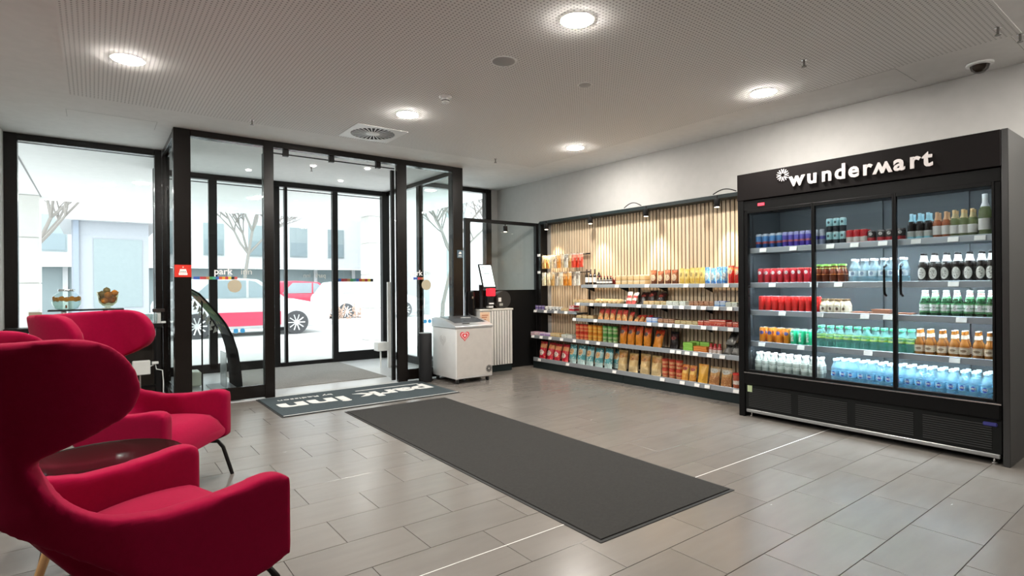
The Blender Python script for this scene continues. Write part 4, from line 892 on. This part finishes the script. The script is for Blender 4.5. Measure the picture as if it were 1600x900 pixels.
# ================================================================== MATS
def doormat(name, label, x0, x1, y0, y1, mt, rz=0, edge=True, z=0):
    cx, cy = (x0+x1)/2, (y0+y1)/2; t = thing(name, label, 'floor mat', (cx, cy, z), rz); a, b = (x1-x0)/2, (y1-y0)/2
    B('pile', mt, t, -a+.02, a-.02, -b+.02, b-.02, .001, .010, bevel=.002)
    if edge: B('rubber_border', RUB, t, -a, a, -b, b, 0, .004, bevel=.001)
    return t, a, b
doormat('runner_mat', 'long charcoal runner mat on the tiled floor', 1.985, 3.135, 1.89, 5.46, MATF, -.012)
t, a, b = doormat('logo_mat', 'slate blue entrance mat with upside-down white lettering', 1.44, 3.45, 5.60, 6.68, MATB)
B('white_edge_line', LETW, t, -a+.02, a-.02, -b+.02, -b+.035, .010, .011)
mc = 2.445; ob('letter', TXT['park'], LETW, t, (AY(622, 6.1)-mc, .20, .011), (0, 0, PI), (1.42, 1.15, 1)); ob('letter', TXT['inn'], LETW, t, (AY(494, 6.02)-mc, .16, .011), (0, 0, PI), (1.75, 1.15, 1))
ob('letter', TXT['by'], LETW, t, (AY(494, 6.02)-mc, .33, .011), (0, 0, PI), (1.5, 1.1, 1))
B('underline', LETW, t, AY(560, 6.3)-mc, AY(672, 6.3)-mc-.12, .27, .295, .010, .0115)
doormat('vestibule_mat', 'grey woven mat lying inside the glass vestibule', 1.475, 3.28, 7.22, 9.15, MATV, 0, False)

# ================================================================== FREEZER, BOLLARD, TILL
fz = thing('ice_cream_freezer', 'white chest freezer on castors with red heart emblem', 'freezer', (3.955, 6.36, 0))
FW = mat('freezer_white', (.70, .70, .69), .4); ALU = mat('brushed_aluminium', (.55, .56, .57), .35, .6)
hx, hy = .285, .30
B('cabinet', FW, fz, -hx, hx, -hy, hy, .065, .715, bevel=.012, seg=2, smooth=True)
B('front_panel', mat('freezer_front_greige', (.50, .47, .44), .45, var=.1), fz, -hx+.02, hx-.012, -hy-.004, -hy+.002, .09, .70)
lid = MB().prism([(-hy-.012, .715), (hy+.005, .715), (hy+.005, .83), (hy-.10, .845), (0, .825), (-hy+.1, .78), (-hy-.012, .745)], -hx-.01, hx+.01, 'x').build('lid_frame', ALU, fz, bevel=.006)
MB().prism([(hy-.11, .849), (.0, .829), (-hy+.10, .785), (-hy+.10, .782), (0, .826), (hy-.11, .846)], -hx+.05, hx-.05, 'x').build('lid_glass', mat('smoked_lid', (.10, .11, .12), .12), fz)
B('paper_notice', PAPER, fz, .0, .13, -.02, .06, .832, .834)
MB().prism([(-hx+.1, .772), (-hx+.2, .772), (-hx+.2, .782), (-hx+.1, .782)], -hy-.02, -hy-.005).build('lid_handle', MATTEBLK, fz)
for sx in (-1, 1):
    for sy in (-1, 1):
        c = MB().cyl((sx*(hx-.05)-.012, sy*(hy-.05), .028), (sx*(hx-.05)+.012, sy*(hy-.05), .028), .028, 14).build('castor', RUB, fz, smooth=True)
        B('castor_fork', CHROME, c, sx*(hx-.05)-.018, sx*(hx-.05)+.018, sy*(hy-.05)-.012, sy*(hy-.05)+.012, .04, .066)
def heart(parent, y, cx, cz, s, mt, name):
    poly = []
    for i in range(28):
        t_ = 2*PI*i/28; poly.append((cx+s*16*math.sin(t_)**3/16, cz+s*(13*math.cos(t_)-5*math.cos(2*t_)-2*math.cos(3*t_)-math.cos(4*t_))/16))
    return MB().prism(poly, y, y+.002).build(name, mt, parent)
HR = mat('heart_red', (.62, .05, .06), .45); HWm = mat('heart_white', (.82, .76, .74), .45)
for i, s in enumerate((.070, .052, .043, .016)): heart(fz, -hy-.0065-i*.0012, -hx+.135, .62, s, HR if i % 2 == 0 else HWm, 'heart_emblem')
HG = mat('heart_ghost', (.60, .60, .59), .5); HG2 = FW
for i, s in enumerate((.08, .066, .05, .035, .02)):
    o = heart(fz, 0, 0, 0, s, HG if i % 2 == 0 else HG2, 'ghost_heart'); o.location = (-hx-.0012-.001*i, .02, .55); o.rotation_euler = (0, 0, -PI/2)
star(fz, (hx-.06, -hy-.006, .165), .05, (PI/2, 0, 0), MATTEBLK)
bo = thing('safety_bollard', 'black cylindrical bollard beside the freezer', 'bollard', (3.50, 6.55, 0))
MB().lathe([(.088, 0), (.088, .63), (.08, .64)], 28).build('post', MATTEBLK, bo, smooth=True); MB().lathe([(.08, .64), (.082, .645), (.06, .648)], 28).build('top_cap', mat('cap_grey', (.30, .32, .32), .4), bo, smooth=True)
kc = thing('till_cabinet', 'white slatted cabinet carrying the self-checkout', 'cabinet', (4.70, 6.69, 0))
B('body', WHITE, kc, -.29, .29, -.08, .085, .10, .90)
B('plinth', DG, kc, -.28, .28, -.075, .08, 0, .10)
B('worktop', mat('pale_worktop', (.72, .71, .66), .4), kc, -.30, .30, -.10, .09, .90, .925, bevel=.004)
B('groove_backing', MATTEBLK, kc, -.10, .285, -.083, -.079, .105, .895)
for i in range(8): B('slat', mat('white_slat', (.68, .66, .62), .4), kc, -.095+i*.048, -.06+i*.048, -.094, -.083, .105, .895)
po = B('notice', mat('poster_orange', (.74, .52, .36), .6), kc, -.285, -.12, -.086, -.082, .62, .88)
for i, z in enumerate((.83, .80, .77)): B('print_line', mat('poster_print', (.40, .12, .05), .6), po, -.26, -.15-.02*i, -.088, -.086, z, z+.012)
tm = thing('self_checkout_terminal', 'black self-checkout terminal with a tilted lit screen', 'terminal', (4.56, 6.665, .925))
MB().tube([(-.07, .02, 0), (-.07, .03, .35)], .03, 12).build('stand', MATTEBLK, tm, smooth=True)
B('base_plate', MATTEBLK, tm, -.16, .08, -.05, .08, 0, .015, bevel=.004)
sc_ = MB().box(-.115, .115, -.012, .012, 0, .37).build('screen_housing', MATTEBLK, tm, bevel=.006, loc=(-.01, -.10, .30), rot=(-.34, 0, .0))
scr = B('screen', mat('screen_white', (.9, .95, .95), .3, emit=(.80, .95, .95), es=.75), sc_, -.098, .098, -.0145, -.0125, .02, .35)
for i, (a, b, z) in enumerate(((-.075, -.01, .315), (-.075, .015, .292), (-.06, -.035, .268), (-.055, .045, .215))): B('print_line', mat('screen_ink', (.10, .16, .17), .5), scr, a, b, -.0158, -.0145, z, z+.010)
B('scanner', mat('scanner_red', (.45, .01, .02), .25, emit=(1, .03, .05), es=.6), tm, -.02, .085, -.125, -.02, .185, .30, bevel=.012, seg=2)
B('card_reader', MATTEBLK, tm, -.05, .06, -.11, -.02, .05, .185, bevel=.008); B('receipt', PAPER, tm, -.03, .05, -.125, -.11, .07, .09)
B('scanner_base', WHITE, tm, -.02, .06, -.10, -.03, .016, .05, bevel=.004)
pr_ = thing('label_roll', 'dark round paper-bag roll beside the terminal', 'roll', (4.86, 6.69, .925))
MB().cyl((0, -.05, .13), (0, .05, .13), .13, 28).build('disc', mat('roll_dark', (.03, .03, .03), .4), pr_, smooth=True); B('ticket', PAPER, pr_, -.10, -.05, -.055, -.051, .10, .16); B('ticket', mat('ticket_grey', (.4, .4, .36), .6), pr_, -.08, -.02, -.055, -.051, .04, .075)
bb = thing('umbrella_stand', 'tall black rounded bin behind the freezer', 'bin', (4.322, 6.72, 0))
MB().lathe([(.07, 0), (.075, .01), (.075, 1.10), (.068, 1.17), (.03, 1.19)], 24).build('body', mat('gloss_black', (.006, .006, .006), .15, spec=.4), bb, smooth=True); B('keyhole_plate', CHROME, bb, -.02, .0, -.079, -.073, 1.08, 1.11)
# signs on the posts
t = thing('fire_alarm_sign', 'red fire alarm sign with white bell on the left post', 'sign', (.748, YF-.002, 1.375))
B('plate', mat('signal_red', (.70, .03, .015), .4), t, -.077, .077, -.006, .001, 0, .13, bevel=.002)
IW = mat('sign_white', (.85, .85, .83), .5)
B('bell_icon', IW, t, -.04, .04, -.0085, -.006, .022, .045); MB().prism([(-.035, .048), (.035, .048), (.028, .085), (-.028, .085)], -.0085, -.006).build('bell_icon', IW, t); MB().cyl((0, -.0085, .105), (0, -.006, .105), .006, 10).build('bell_icon', IW, t)
for x in (-.018, 0, .018): MB().cyl((x, -.01, .058), (x, -.0086, .058), .005, 8).build('bell_dot', MATTEBLK, t)
t = thing('door_notice', 'small slate blue notice on the right vestibule post', 'sign', (4.15, YF-.002, 1.66))
B('plate', mat('notice_blue', (.07, .12, .16), .5), t, -.045, .045, -.005, .001, 0, .11); B('print_line', IW, t, -.025, .025, -.0065, -.005, .03, .036); B('print_line', IW, t, -.03, .03, -.0065, -.005, .018, .022); MB().prism([(-.025, .055), (.025, .055), (.02, .08), (-.005, .09)], -.0065, -.005).build('icon', IW, t)
# ================================================================== CEILING DEVICES
t = thing('air_diffuser', 'square white swirl air diffuser in the ceiling', 'air vent', (2.45, 5.755, HC-.004))
DW = mat('diffuser_white', (.88, .88, .87), .4); h = .285
mb = MB()
n = 40
outer = []
for k in range(n):
    a = 2*PI*k/n; c, s_ = math.cos(a), math.sin(a); q = h/max(abs(c), abs(s_)); outer.append((q*c, q*s_))
mb.grid([[(x, y, -.004) for x, y in outer], [(.235*math.cos(2*PI*k/n), .235*math.sin(2*PI*k/n), -.006) for k in range(n)], [(.235*math.cos(2*PI*k/n), .235*math.sin(2*PI*k/n), .0) for k in range(n)]], True)
mb.grid([[(x, y, 0) for x, y in outer], [(x, y, -.004) for x, y in outer]], True)
mb.build('frame_plate', DW, t)
MB().lathe([(.233, -.0008), (.233, .0003)], 32).build('dark_plenum', mat('plenum_dark', (.03, .03, .03), .9), t)
bl = MB().prism([(.06, -.005), (.228, -.012), (.228, .004), (.06, .002)], -.0045, -.0025, 'z').mesh('blade')
for k in range(28): ob('blade', bl, DW, t, (0, 0, -.001), (.0, 0, 2*PI*k/28))
MB().lathe([(.02, -.011), (.07, -.006), (.075, -.002)], 24).build('hub', DW, t, smooth=True)
def disc(name, label, cat, x, y, r, mt, d=.01):
    t = thing(name, label, cat, (x, y, HC-.003)); MB().lathe([(r*.8, -d), (r, -d*.4), (r, 0)], 28).build('cover', mt, t, smooth=True); MB().lathe([(r, -.002), (r+.012, -.002), (r+.014, 0)], 28, cap=False).build('rim', DW, t, smooth=True)
disc('ceiling_speaker', 'round grey ceiling speaker near the middle downlight', 'speaker', 2.456, 3.333, .085, mat('speaker_grille', (.36, .35, .34), .7))
disc('ceiling_cover', 'small round blank cover in the ceiling', 'cover plate', 3.296, 3.327, .05, mat('cover_greige', (.42, .40, .38), .7))
t = thing('smoke_detector', 'white smoke detector hanging from the ceiling', 'smoke detector', (2.49, 4.25, HC-.003))
MB().lathe([(.05, -.02), (.055, -.012), (.055, 0)], 24).build('base', DW, t, smooth=True); MB().lathe([(.022, -.062), (.034, -.058), (.034, -.044), (.03, -.02)], 20).build('sensor_head', DW, t, smooth=True); MB().lathe([(.036, -.046), (.036, -.040)], 20).build('dark_slot', MATTEBLK, t)
for k, (x, y, s) in enumerate(((1.275, 5.985, 'ceiling sprinkler above the left sliding door'), (4.25, 5.97, 'ceiling sprinkler right of the entrance'), (4.27, 1.99, 'ceiling sprinkler left of the dome camera'), (4.77, .975, 'ceiling sprinkler at the right frame edge'), (5.025, .912, 'ceiling sprinkler at the corner of the perforated board'), (2.45, 7.9, 'sprinkler in the vestibule ceiling'))):
    t = thing('sprinkler', s, 'sprinkler', (x, y, HC-.003), 0, 'ceiling sprinklers')
    MB().lathe([(.02, -.003), (.02, 0)], 14).build('escutcheon', CHROME, t); MB().tube([(0, 0, 0), (0, 0, -.045)], .008, 8).build('body', mat('sprinkler_metal', (.2, .19, .18), .35, .7), t); MB().lathe([(.018, -.052), (.018, -.047)], 12).build('deflector', MATS['sprinkler_metal'], t)
t = thing('dome_camera', 'white dome camera with dark lens on the ceiling', 'security camera', (5.44, 1.22, HC-.003))
MB().lathe([(.075, -.018), (.085, -.012), (.085, 0)], 28).build('housing', DW, t, smooth=True); MB().lathe([(.002, -.075), (.03, -.07), (.052, -.05), (.062, -.018)], 24).build('dome', mat('smoked_dome', (.03, .022, .016), .08, spec=.6), t, smooth=True)

# ================================================================== ARMCHAIRS
def plan(s, z, t):
    xb = -.27-.20*max(0, min(1, (z-.25)/.35))*.5-.17*max(0, (z-.45))
    R_, w0 = .26, .05; a = abs(s); sg = 1 if s >= 0 else -1
    if z < .68 and a > .34: f = min(1, (a-.34)/.30); xb += (-.32-xb)*f
    if a < w0: p = Vector((xb, a)); nrm = Vector((-1, 0))
    elif a < w0+R_*PI/2: th = (a-w0)/R_; p = Vector((xb+R_*(1-math.cos(th)), w0+R_*math.sin(th))); nrm = Vector((-math.cos(th), math.sin(th)))
    else: d = a-w0-R_*PI/2; p = Vector((xb+R_+d, w0+R_+.05*d)); nrm = Vector((0, 1))
    q = p+nrm*t; return (q.x, sg*q.y, z)
def interp(tab, s):
    for (a, x), (b, y) in zip(tab, tab[1:]):
        if a <= s <= b: return x+(y-x)*(s-a)/(b-a)
    return tab[0][1] if s < tab[0][0] else tab[-1][1]
def slab(mb, smin, smax, ns, zb, zt, nz, th):
    """a curved padded slab along the plan curve between zb(s) and zt(s)"""
    rows = []
    ring = []
    for i in range(ns+1):
        s = smin+(smax-smin)*i/ns; a, b = zb(s), zt(s)
        col = [plan(s, a+(b-a)*j/nz, th) for j in range(nz+1)]+[plan(s, a+(b-a)*j/nz, -th) for j in reversed(range(nz+1))]
        rows.append(col)
    mb.grid(rows, True); k = len(rows[0]); i0 = len(mb.v)-k*(ns+1)
    mb.f.append(tuple(i0+j for j in reversed(range(k)))); mb.f.append(tuple(i0+ns*k+j for j in range(k)))
def chair_mesh():
    mb = MB()
    HT = [(0, 1.105), (.40, 1.12), (.47, 1.115), (.52, 1.09), (.55, 1.055), (.568, 1.01)]; HBt = [(0, .74), (.25, .765), (.35, .805), (.45, .845), (.52, .88), (.55, .91), (.568, .95)]
    slab(mb, -.568, .568, 44, lambda s: interp(HBt, abs(s)), lambda s: interp(HT, abs(s)), 8, .04)
    NB = [(0, .63), (.18, .61), (.3, .51), (.4, .39), (.5, .29)]; NT = [(0, .90), (.27, .88), (.285, .78), (.31, .70), (.34, .65), (.40, .585), (.47, .54)]
    slab(mb, -.47, .47, 36, lambda s: interp(NB, abs(s)), lambda s: interp(NT, abs(s)), 8, .042)
    AT = [(.28, .68), (.34, .63), (.42, .58), (.52, .555), (.7, .56), (.84, .58), (.89, .575), (.92, .55)]; AB = [(.28, .53), (.4, .385), (.5, .29), (.65, .21), (.85, .245), (.92, .275)]
    for sg in (1, -1): slab(mb, *((.28, .92) if sg > 0 else (-.92, -.28)), 24, lambda s: interp(AB, abs(s)), lambda s: interp(AT, abs(s)), 6, .045)
    rows = []
    for x, hw, z0, z1 in ((-.33, .10, .58, .64), (-.27, .17, .48, .60), (-.18, .23, .35, .48), (-.06, .28, .235, .38), (.1, .30, .195, .34), (.22, .305, .21, .33), (.33, .31, .26, .33)):
        rows.append([(x, -hw, z0), (x, hw, z0), (x, hw, z1), (x, -hw, z1)])
    mb.grid(rows, True); i0 = len(mb.v)-28; mb.f.append((i0+3, i0+2, i0+1, i0)); mb.f.append((i0+24, i0+25, i0+26, i0+27))
    o = mb.build('shell', None); 
    r = o.modifiers.new('r', 'REMESH'); r.mode = 'VOXEL'; r.voxel_size = .013; r.use_smooth_shade = True
    s = o.modifiers.new('s', 'SMOOTH'); s.iterations = 9; s.factor = .5
    bpy.context.view_layer.update(); me = bpy.data.meshes.new_from_object(o.evaluated_get(bpy.context.evaluated_depsgraph_get())); bpy.data.objects.remove(o)
    for p in me.polygons: p.use_smooth = True
    me.name = 'shell'; return me
def cushion_mesh():
    rows = []
    for i in range(15):                 # a fat cushion that rolls over the front edge
        x = -.17+.57*i/14; t_ = (x+.17)/.57; top = .385+.05*math.sin(PI*min(1, t_*1.05))**.5+.03*t_; bot = .27+.09*(1-t_)**2
        if t_ > .85: q = (t_-.85)/.15; top -= .075*q*q; bot += .015*q
        hw = .285*(1-.22*(1-t_)**2)
        ring = []
        for j in range(24):
            a = 2*PI*j/24; c, s_ = math.cos(a), math.sin(a); c = math.copysign(abs(c)**.35, c); s_ = math.copysign(abs(s_)**.55, s_)
            ring.append((x, hw*c, (top+bot)/2+(top-bot)/2*s_))
        rows.append(ring)
    mb = MB(); mb.grid(rows, True); mb.f.append(tuple(range(24))); mb.f.append(tuple(14*24+j for j in reversed(range(24))))
    return mb.mesh('seat_cushion', True, angle=80)
CM, QM = chair_mesh(), cushion_mesh()
def armchair(label, x, y, rz):
    t = thing('wing_armchair', label, 'armchair', (x, y, 0), rz, 'crimson wing armchairs')
    ob('shell', CM, FABRIC, t); ob('seat_cushion', QM, FABRIC, t)
    for s in (1, -1):
        MB().tube([(.20, s*.24, .235), (.28, s*.28, .245), (.335, s*.315, .235), (.36, s*.335, .19), (.405, s*.365, 0)], .0125, 10).build('front_leg', BLACK, t, smooth=True)
        MB().tube([(-.08, s*.20, .22), (-.18, s*.25, .235), (-.25, s*.28, .21), (-.36, s*.33, 0)], .0125, 10).build('rear_leg', BLACK, t, smooth=True)
armchair('crimson wing armchair in the foreground seen from behind', .086, 2.37, math.radians(18.5))
armchair('crimson wing armchair in front of the console table', .20, 4.09, math.radians(-36))
t = thing('coffee_table', 'round glossy dark table with oak legs between the armchairs', 'coffee table', (.045, 3.30, 0))
MB().lathe([(.27, .425), (.305, .432), (.318, .445), (.318, .452), (.31, .456), (.30, .452), (.002, .450)], 48).build('tabletop', mat('gloss_brown_black', (.010, .006, .005), .12, spec=.4), t, smooth=True)
for k in range(3):
    a = math.radians(208+120*k); MB().tube([(.13*math.cos(a), .13*math.sin(a), .43), (.28*math.cos(a), .28*math.sin(a), 0)], .024, 12, .017).build('leg', OAKLEG, t, smooth=True)
# ================================================================== CONSOLE BY THE WINDOW
t = thing('console_table', 'long narrow black console table under the left window', 'table', (-.06, 7.74, 0))
B('tabletop', BLACK, t, -.68, .70, -.14, .14, .80, .852, bevel=.004)
for x in (-.65, .645):
    for y in (-.11, .11): B('leg', BLACK, t, x-.015, x+.035, y-.02, y+.02, 0, .80, bevel=.002)
B('foot_rail', BLACK, t, -.63, .64, -.012, .012, .10, .13)
B('back_rail', mat('rail_green_grey', (.05, .06, .055), .5), t, -.4, .62, .09, .11, .35, .39)
rs = thing('serving_riser', 'thin black riser board on the console table', 'riser', (-.06, 7.70, .852))
B('board', MATTEBLK, rs, -.33, .33, -.12, .12, .170, .184)
for x in (-.2, .16):
    for y in (-.08, .08): MB().cyl((x, y, 0), (x, y, .17), .02, 12).build('foot', WHITE, rs)
dp = thing('drink_dispenser', 'wide glass drink dispenser with orange slices', 'drink dispenser', (-.235, 7.70, 1.036))
MB().lathe([(.07, 0), (.10, .012), (.125, .055), (.13, .11), (.118, .15), (.085, .18), (.07, .19), (.07, .205)], 28, cap=False).build('bowl', glass('dispenser_glass', (.90, .95, .93), 1.45), dp, smooth=True)
MB().lathe([(.066, .004), (.096, .016), (.12, .055), (.125, .10)], 24).build('water', glass('lemon_water', (.88, .95, .90), 1.3, 0, (.75, .82, .76), .12), dp, smooth=True)
sl = MB().lathe([(.001, -.003), (.026, -.003), (.026, .003), (.001, .003)], 14).mesh('orange_slice', True)
for k in range(16):
    a = 2*PI*k/16; ob('orange_slice', sl, mat('citrus_orange', (.62, .26, .04), .5), dp, (.112*math.cos(a), .112*math.sin(a), .112+.008*(k % 2)), (1.2, .3*k, a+PI/2))
MB().lathe([(.074, .2), (.076, .215), (.072, .222), (.002, .224)], 24).build('lid_ring', CHROME, dp, smooth=True)
MB().tube([(0, -.12, .045), (0, -.15, .045), (0, -.155, .02)], .009, 8).build('tap', mat('tap_bronze', (.25, .12, .06), .3, .6), dp)
fbw = thing('fruit_bowl', 'footed glass bowl holding oranges', 'bowl', (.125, 7.70, 1.036))
MB().lathe([(.06, 0), (.055, .008), (.02, .018), (.05, .035), (.085, .07), (.105, .185), (.108, .19), (.10, .185), (.08, .075), (.045, .04)], 24, cap=False).build('bowl', glass('ribbed_glass', (.90, .88, .76), 1.5, .05, (.45, .40, .28), .14), fbw, smooth=True)
om = MB().lathe([(.002, -.035), (.018, -.030), (.031, -.017), (.036, 0), (.031, .017), (.018, .030), (.002, .034)], 16).mesh('orange', True)
st_ = MB().lathe([(.004, .033), (.006, .037), (.002, .039)], 8).mesh('stalk')
for k, (x, y, z, c) in enumerate(((-.03, -.045, .09, 0), (.035, -.04, .095, 1), (0, .03, .10, 0), (-.05, .03, .11, 2), (.05, .03, .115, 0), (.0, -.05, .155, 0), (.062, -.01, .175, 0), (-.055, -.01, .165, 2), (0, .04, .17, 1), (-.01, .0, .205, 2))):
    cc = [(.75, .26, .02), (.40, .10, .02), (.22, .17, .06)][c]
    o = ob('orange', om, mat('orange_skin_%d' % c, cc, .45, bump=.3), None, (.125+x, 7.70+y, 1.036+z)); tag(o, ['bright orange low at the front left of the bowl','dark red-orange fruit low at the front right of the bowl','orange in the middle of the fruit bowl','green-brown fruit at the left rear of the bowl','orange at the right rear of the bowl','bright orange at the front centre of the bowl','orange at the upper right rim of the bowl','green-brown fruit at the upper left rim of the bowl','dark orange fruit at the upper back of the bowl','green-brown fruit on top of the bowl'][k], 'fruit', 'fruit in the glass bowl'); ob('stalk', st_, mat('stalk_green', (.15, .12, .05), .7), o)
for k, (x, y) in enumerate(((.46, 7.66), (.52, 7.70), (.50, 7.62), (.56, 7.64), (.44, 7.76))):
    o = tag(ob('drinking_glass', MB().lathe([(.024, 0), (.026, .003), (.032, .11), (.030, .11), (.024, .006)], 18, cap=False).mesh('drinking_glass', True), glass('tumbler', (.88, .92, .92), 1.5, .02, (.8, .82, .82), .15), None, (x, y, .8525)), 'clear drinking glass on the console, '+['nearest the chair', 'in the middle', 'front row middle', 'front row right', 'at the back left'][k], 'glass', 'glasses on the console table')
    MB().lathe([(.023, .0005), (.023, .006)], 16).build('thick_base', GLASS, o)
t = thing('napkin_holder', 'small black holder on a white stand beside the glasses', 'holder', (.615, 7.70, .852))
B('stand', WHITE, t, -.035, .01, -.03, .03, 0, .13); B('tray', mat('holder_brown', (.03, .02, .018), .4), t, -.07, .05, -.05, .05, .13, .17, bevel=.003); B('napkins', PAPER, t, .012, .06, -.04, .04, 0, .02)
t = thing('wall_plaque', 'small brown plaque on the outside column', 'plaque', (AY(55, 12.98), 12.985, .72)); B('plate', mat('plaque_brown', (.22, .16, .10), .5), t, -.09, .09, -.02, .01, 0, .13); B('mark', mat('plaque_mark', (.42, .32, .22), .5), t, -.05, .05, -.024, -.02, .05, .07)
t = thing('power_box', 'white power adapter box hanging under the console', 'power box', (.44, 7.55, .28)); B('box', WHITE, t, -.10, .07, -.04, .04, 0, .16, bevel=.008); MB().tube([(.07, 0, .09), (.12, .0, .11), (.13, .02, .05), (.19, .03, .03), (.2, .05, -.1), (.2, .05, -.278)], .006, 6).build('cable', PAPER, t); B('bracket_leg', CHROME, t, -.035, -.02, -.01, .01, -.28, 0); B('plug', WHITE, t, .085, .15, -.02, .02, .11, .14, bevel=.004)
# ================================================================== VESTIBULE OBJECTS
t = thing('leaflet_stand', 'curved black display stand with leaf print behind the left door glass', 'display stand', (1.2, 7.3, 0))
arc = [(.90, 1.25), (.98, 1.20), (1.08, 1.08), (1.18, .95), (1.26, .83), (1.33, .68), (1.38, .50), (1.41, .30), (1.425, .12), (1.43, .0)]
arc = [(x-1.2, z) for x, z in arc]
def sheet(name, mt, off, y0, y1, pts, th=.008):
    mb = MB(); P = []
    n = len(pts); inner = [(x-off-th, z-(off+th)*.4) for x, z in pts]; out = [(x-off, z-off*.4) for x, z in pts]
    mb.prism(out+list(reversed(inner)), y0, y1); return mb.build(name, mt, t)
sheet('curved_panel', mat('dull_black', (.008, .008, .008), .9, spec=.05), 0, 0, .80, arc)
sheet('printed_sheet', pack('leaf_print', [(0, (.03, .03, .03)), (.3, (.05, .10, .04)), (.5, (.10, .16, .06)), (.7, (.35, .20, .12)), (.85, (.06, .10, .06))], spots=(.22, .24, .08), sc=8, rough=.95), .012, .06, .76, arc[:6], .003)
for k in range(9):
    i = .3+k*.52; j = int(i); f_ = i-j; x = arc[j][0]*(1-f_)+arc[j+1][0]*f_; z = arc[j][1]*(1-f_)+arc[j+1][1]*f_
    MB().prism([(x-.085, z-.075), (x-.03, z-.055), (x-.06, z+.01)], .62, .624).build('triangle', mat('triangle_white', (.75, .75, .73), .6), t); MB().prism([(x-.12, z-.05), (x-.075, z-.035), (x-.10, z+.01)], .70, .704).build('triangle', MATS['triangle_white'], t)
MB().tube([(-.16, .3, 0), (-.16, .3, 1.12)], .009, 8).build('support_pole', MATTEBLK, t); B('base_plate', mat('base_grey', (.35, .38, .40), .35), t, -.05, .26, -.02, .82, 0, .012, bevel=.003)
B('lower_panel', mat('smoked_acrylic', (.25, .27, .27), .2), t, .10, .108, .30, .70, .012, .45)
t = thing('parcel_box', 'pale green-white box on the vestibule floor at left', 'box', (.975, 8.10, 0)); B('body', mat('box_pale_green', (.62, .66, .56), .6), t, -.13, .11, -.14, .14, .02, .20, bevel=.015); B('feet', CHROME, t, -.1, .09, -.1, .1, 0, .02)
t = thing('sanitiser_stand', 'white upright stand with grey rod inside the vestibule', 'stand', (3.72, 8.05, 0))
B('upright_panel', WHITE, t, -.075, .01, -.02, .02, .0, 1.33, bevel=.004); MB().tube([(.045, 0, .02), (.045, 0, 1.32)], .016, 10).build('rod', mat('rod_grey', (.20, .21, .22), .4, .4), t, smooth=True); B('foot_plate', mat('foot_grey', (.25, .26, .27), .4), t, -.03, .09, -.06, .06, 0, .03, bevel=.003); B('drip_tray', WHITE, t, -.26, -.076, -.06, .10, .27, .40, bevel=.006); MB().tube([(-.17, .05, 0), (-.17, .05, .27)], .014, 8).build('tray_leg', WHITE, t)
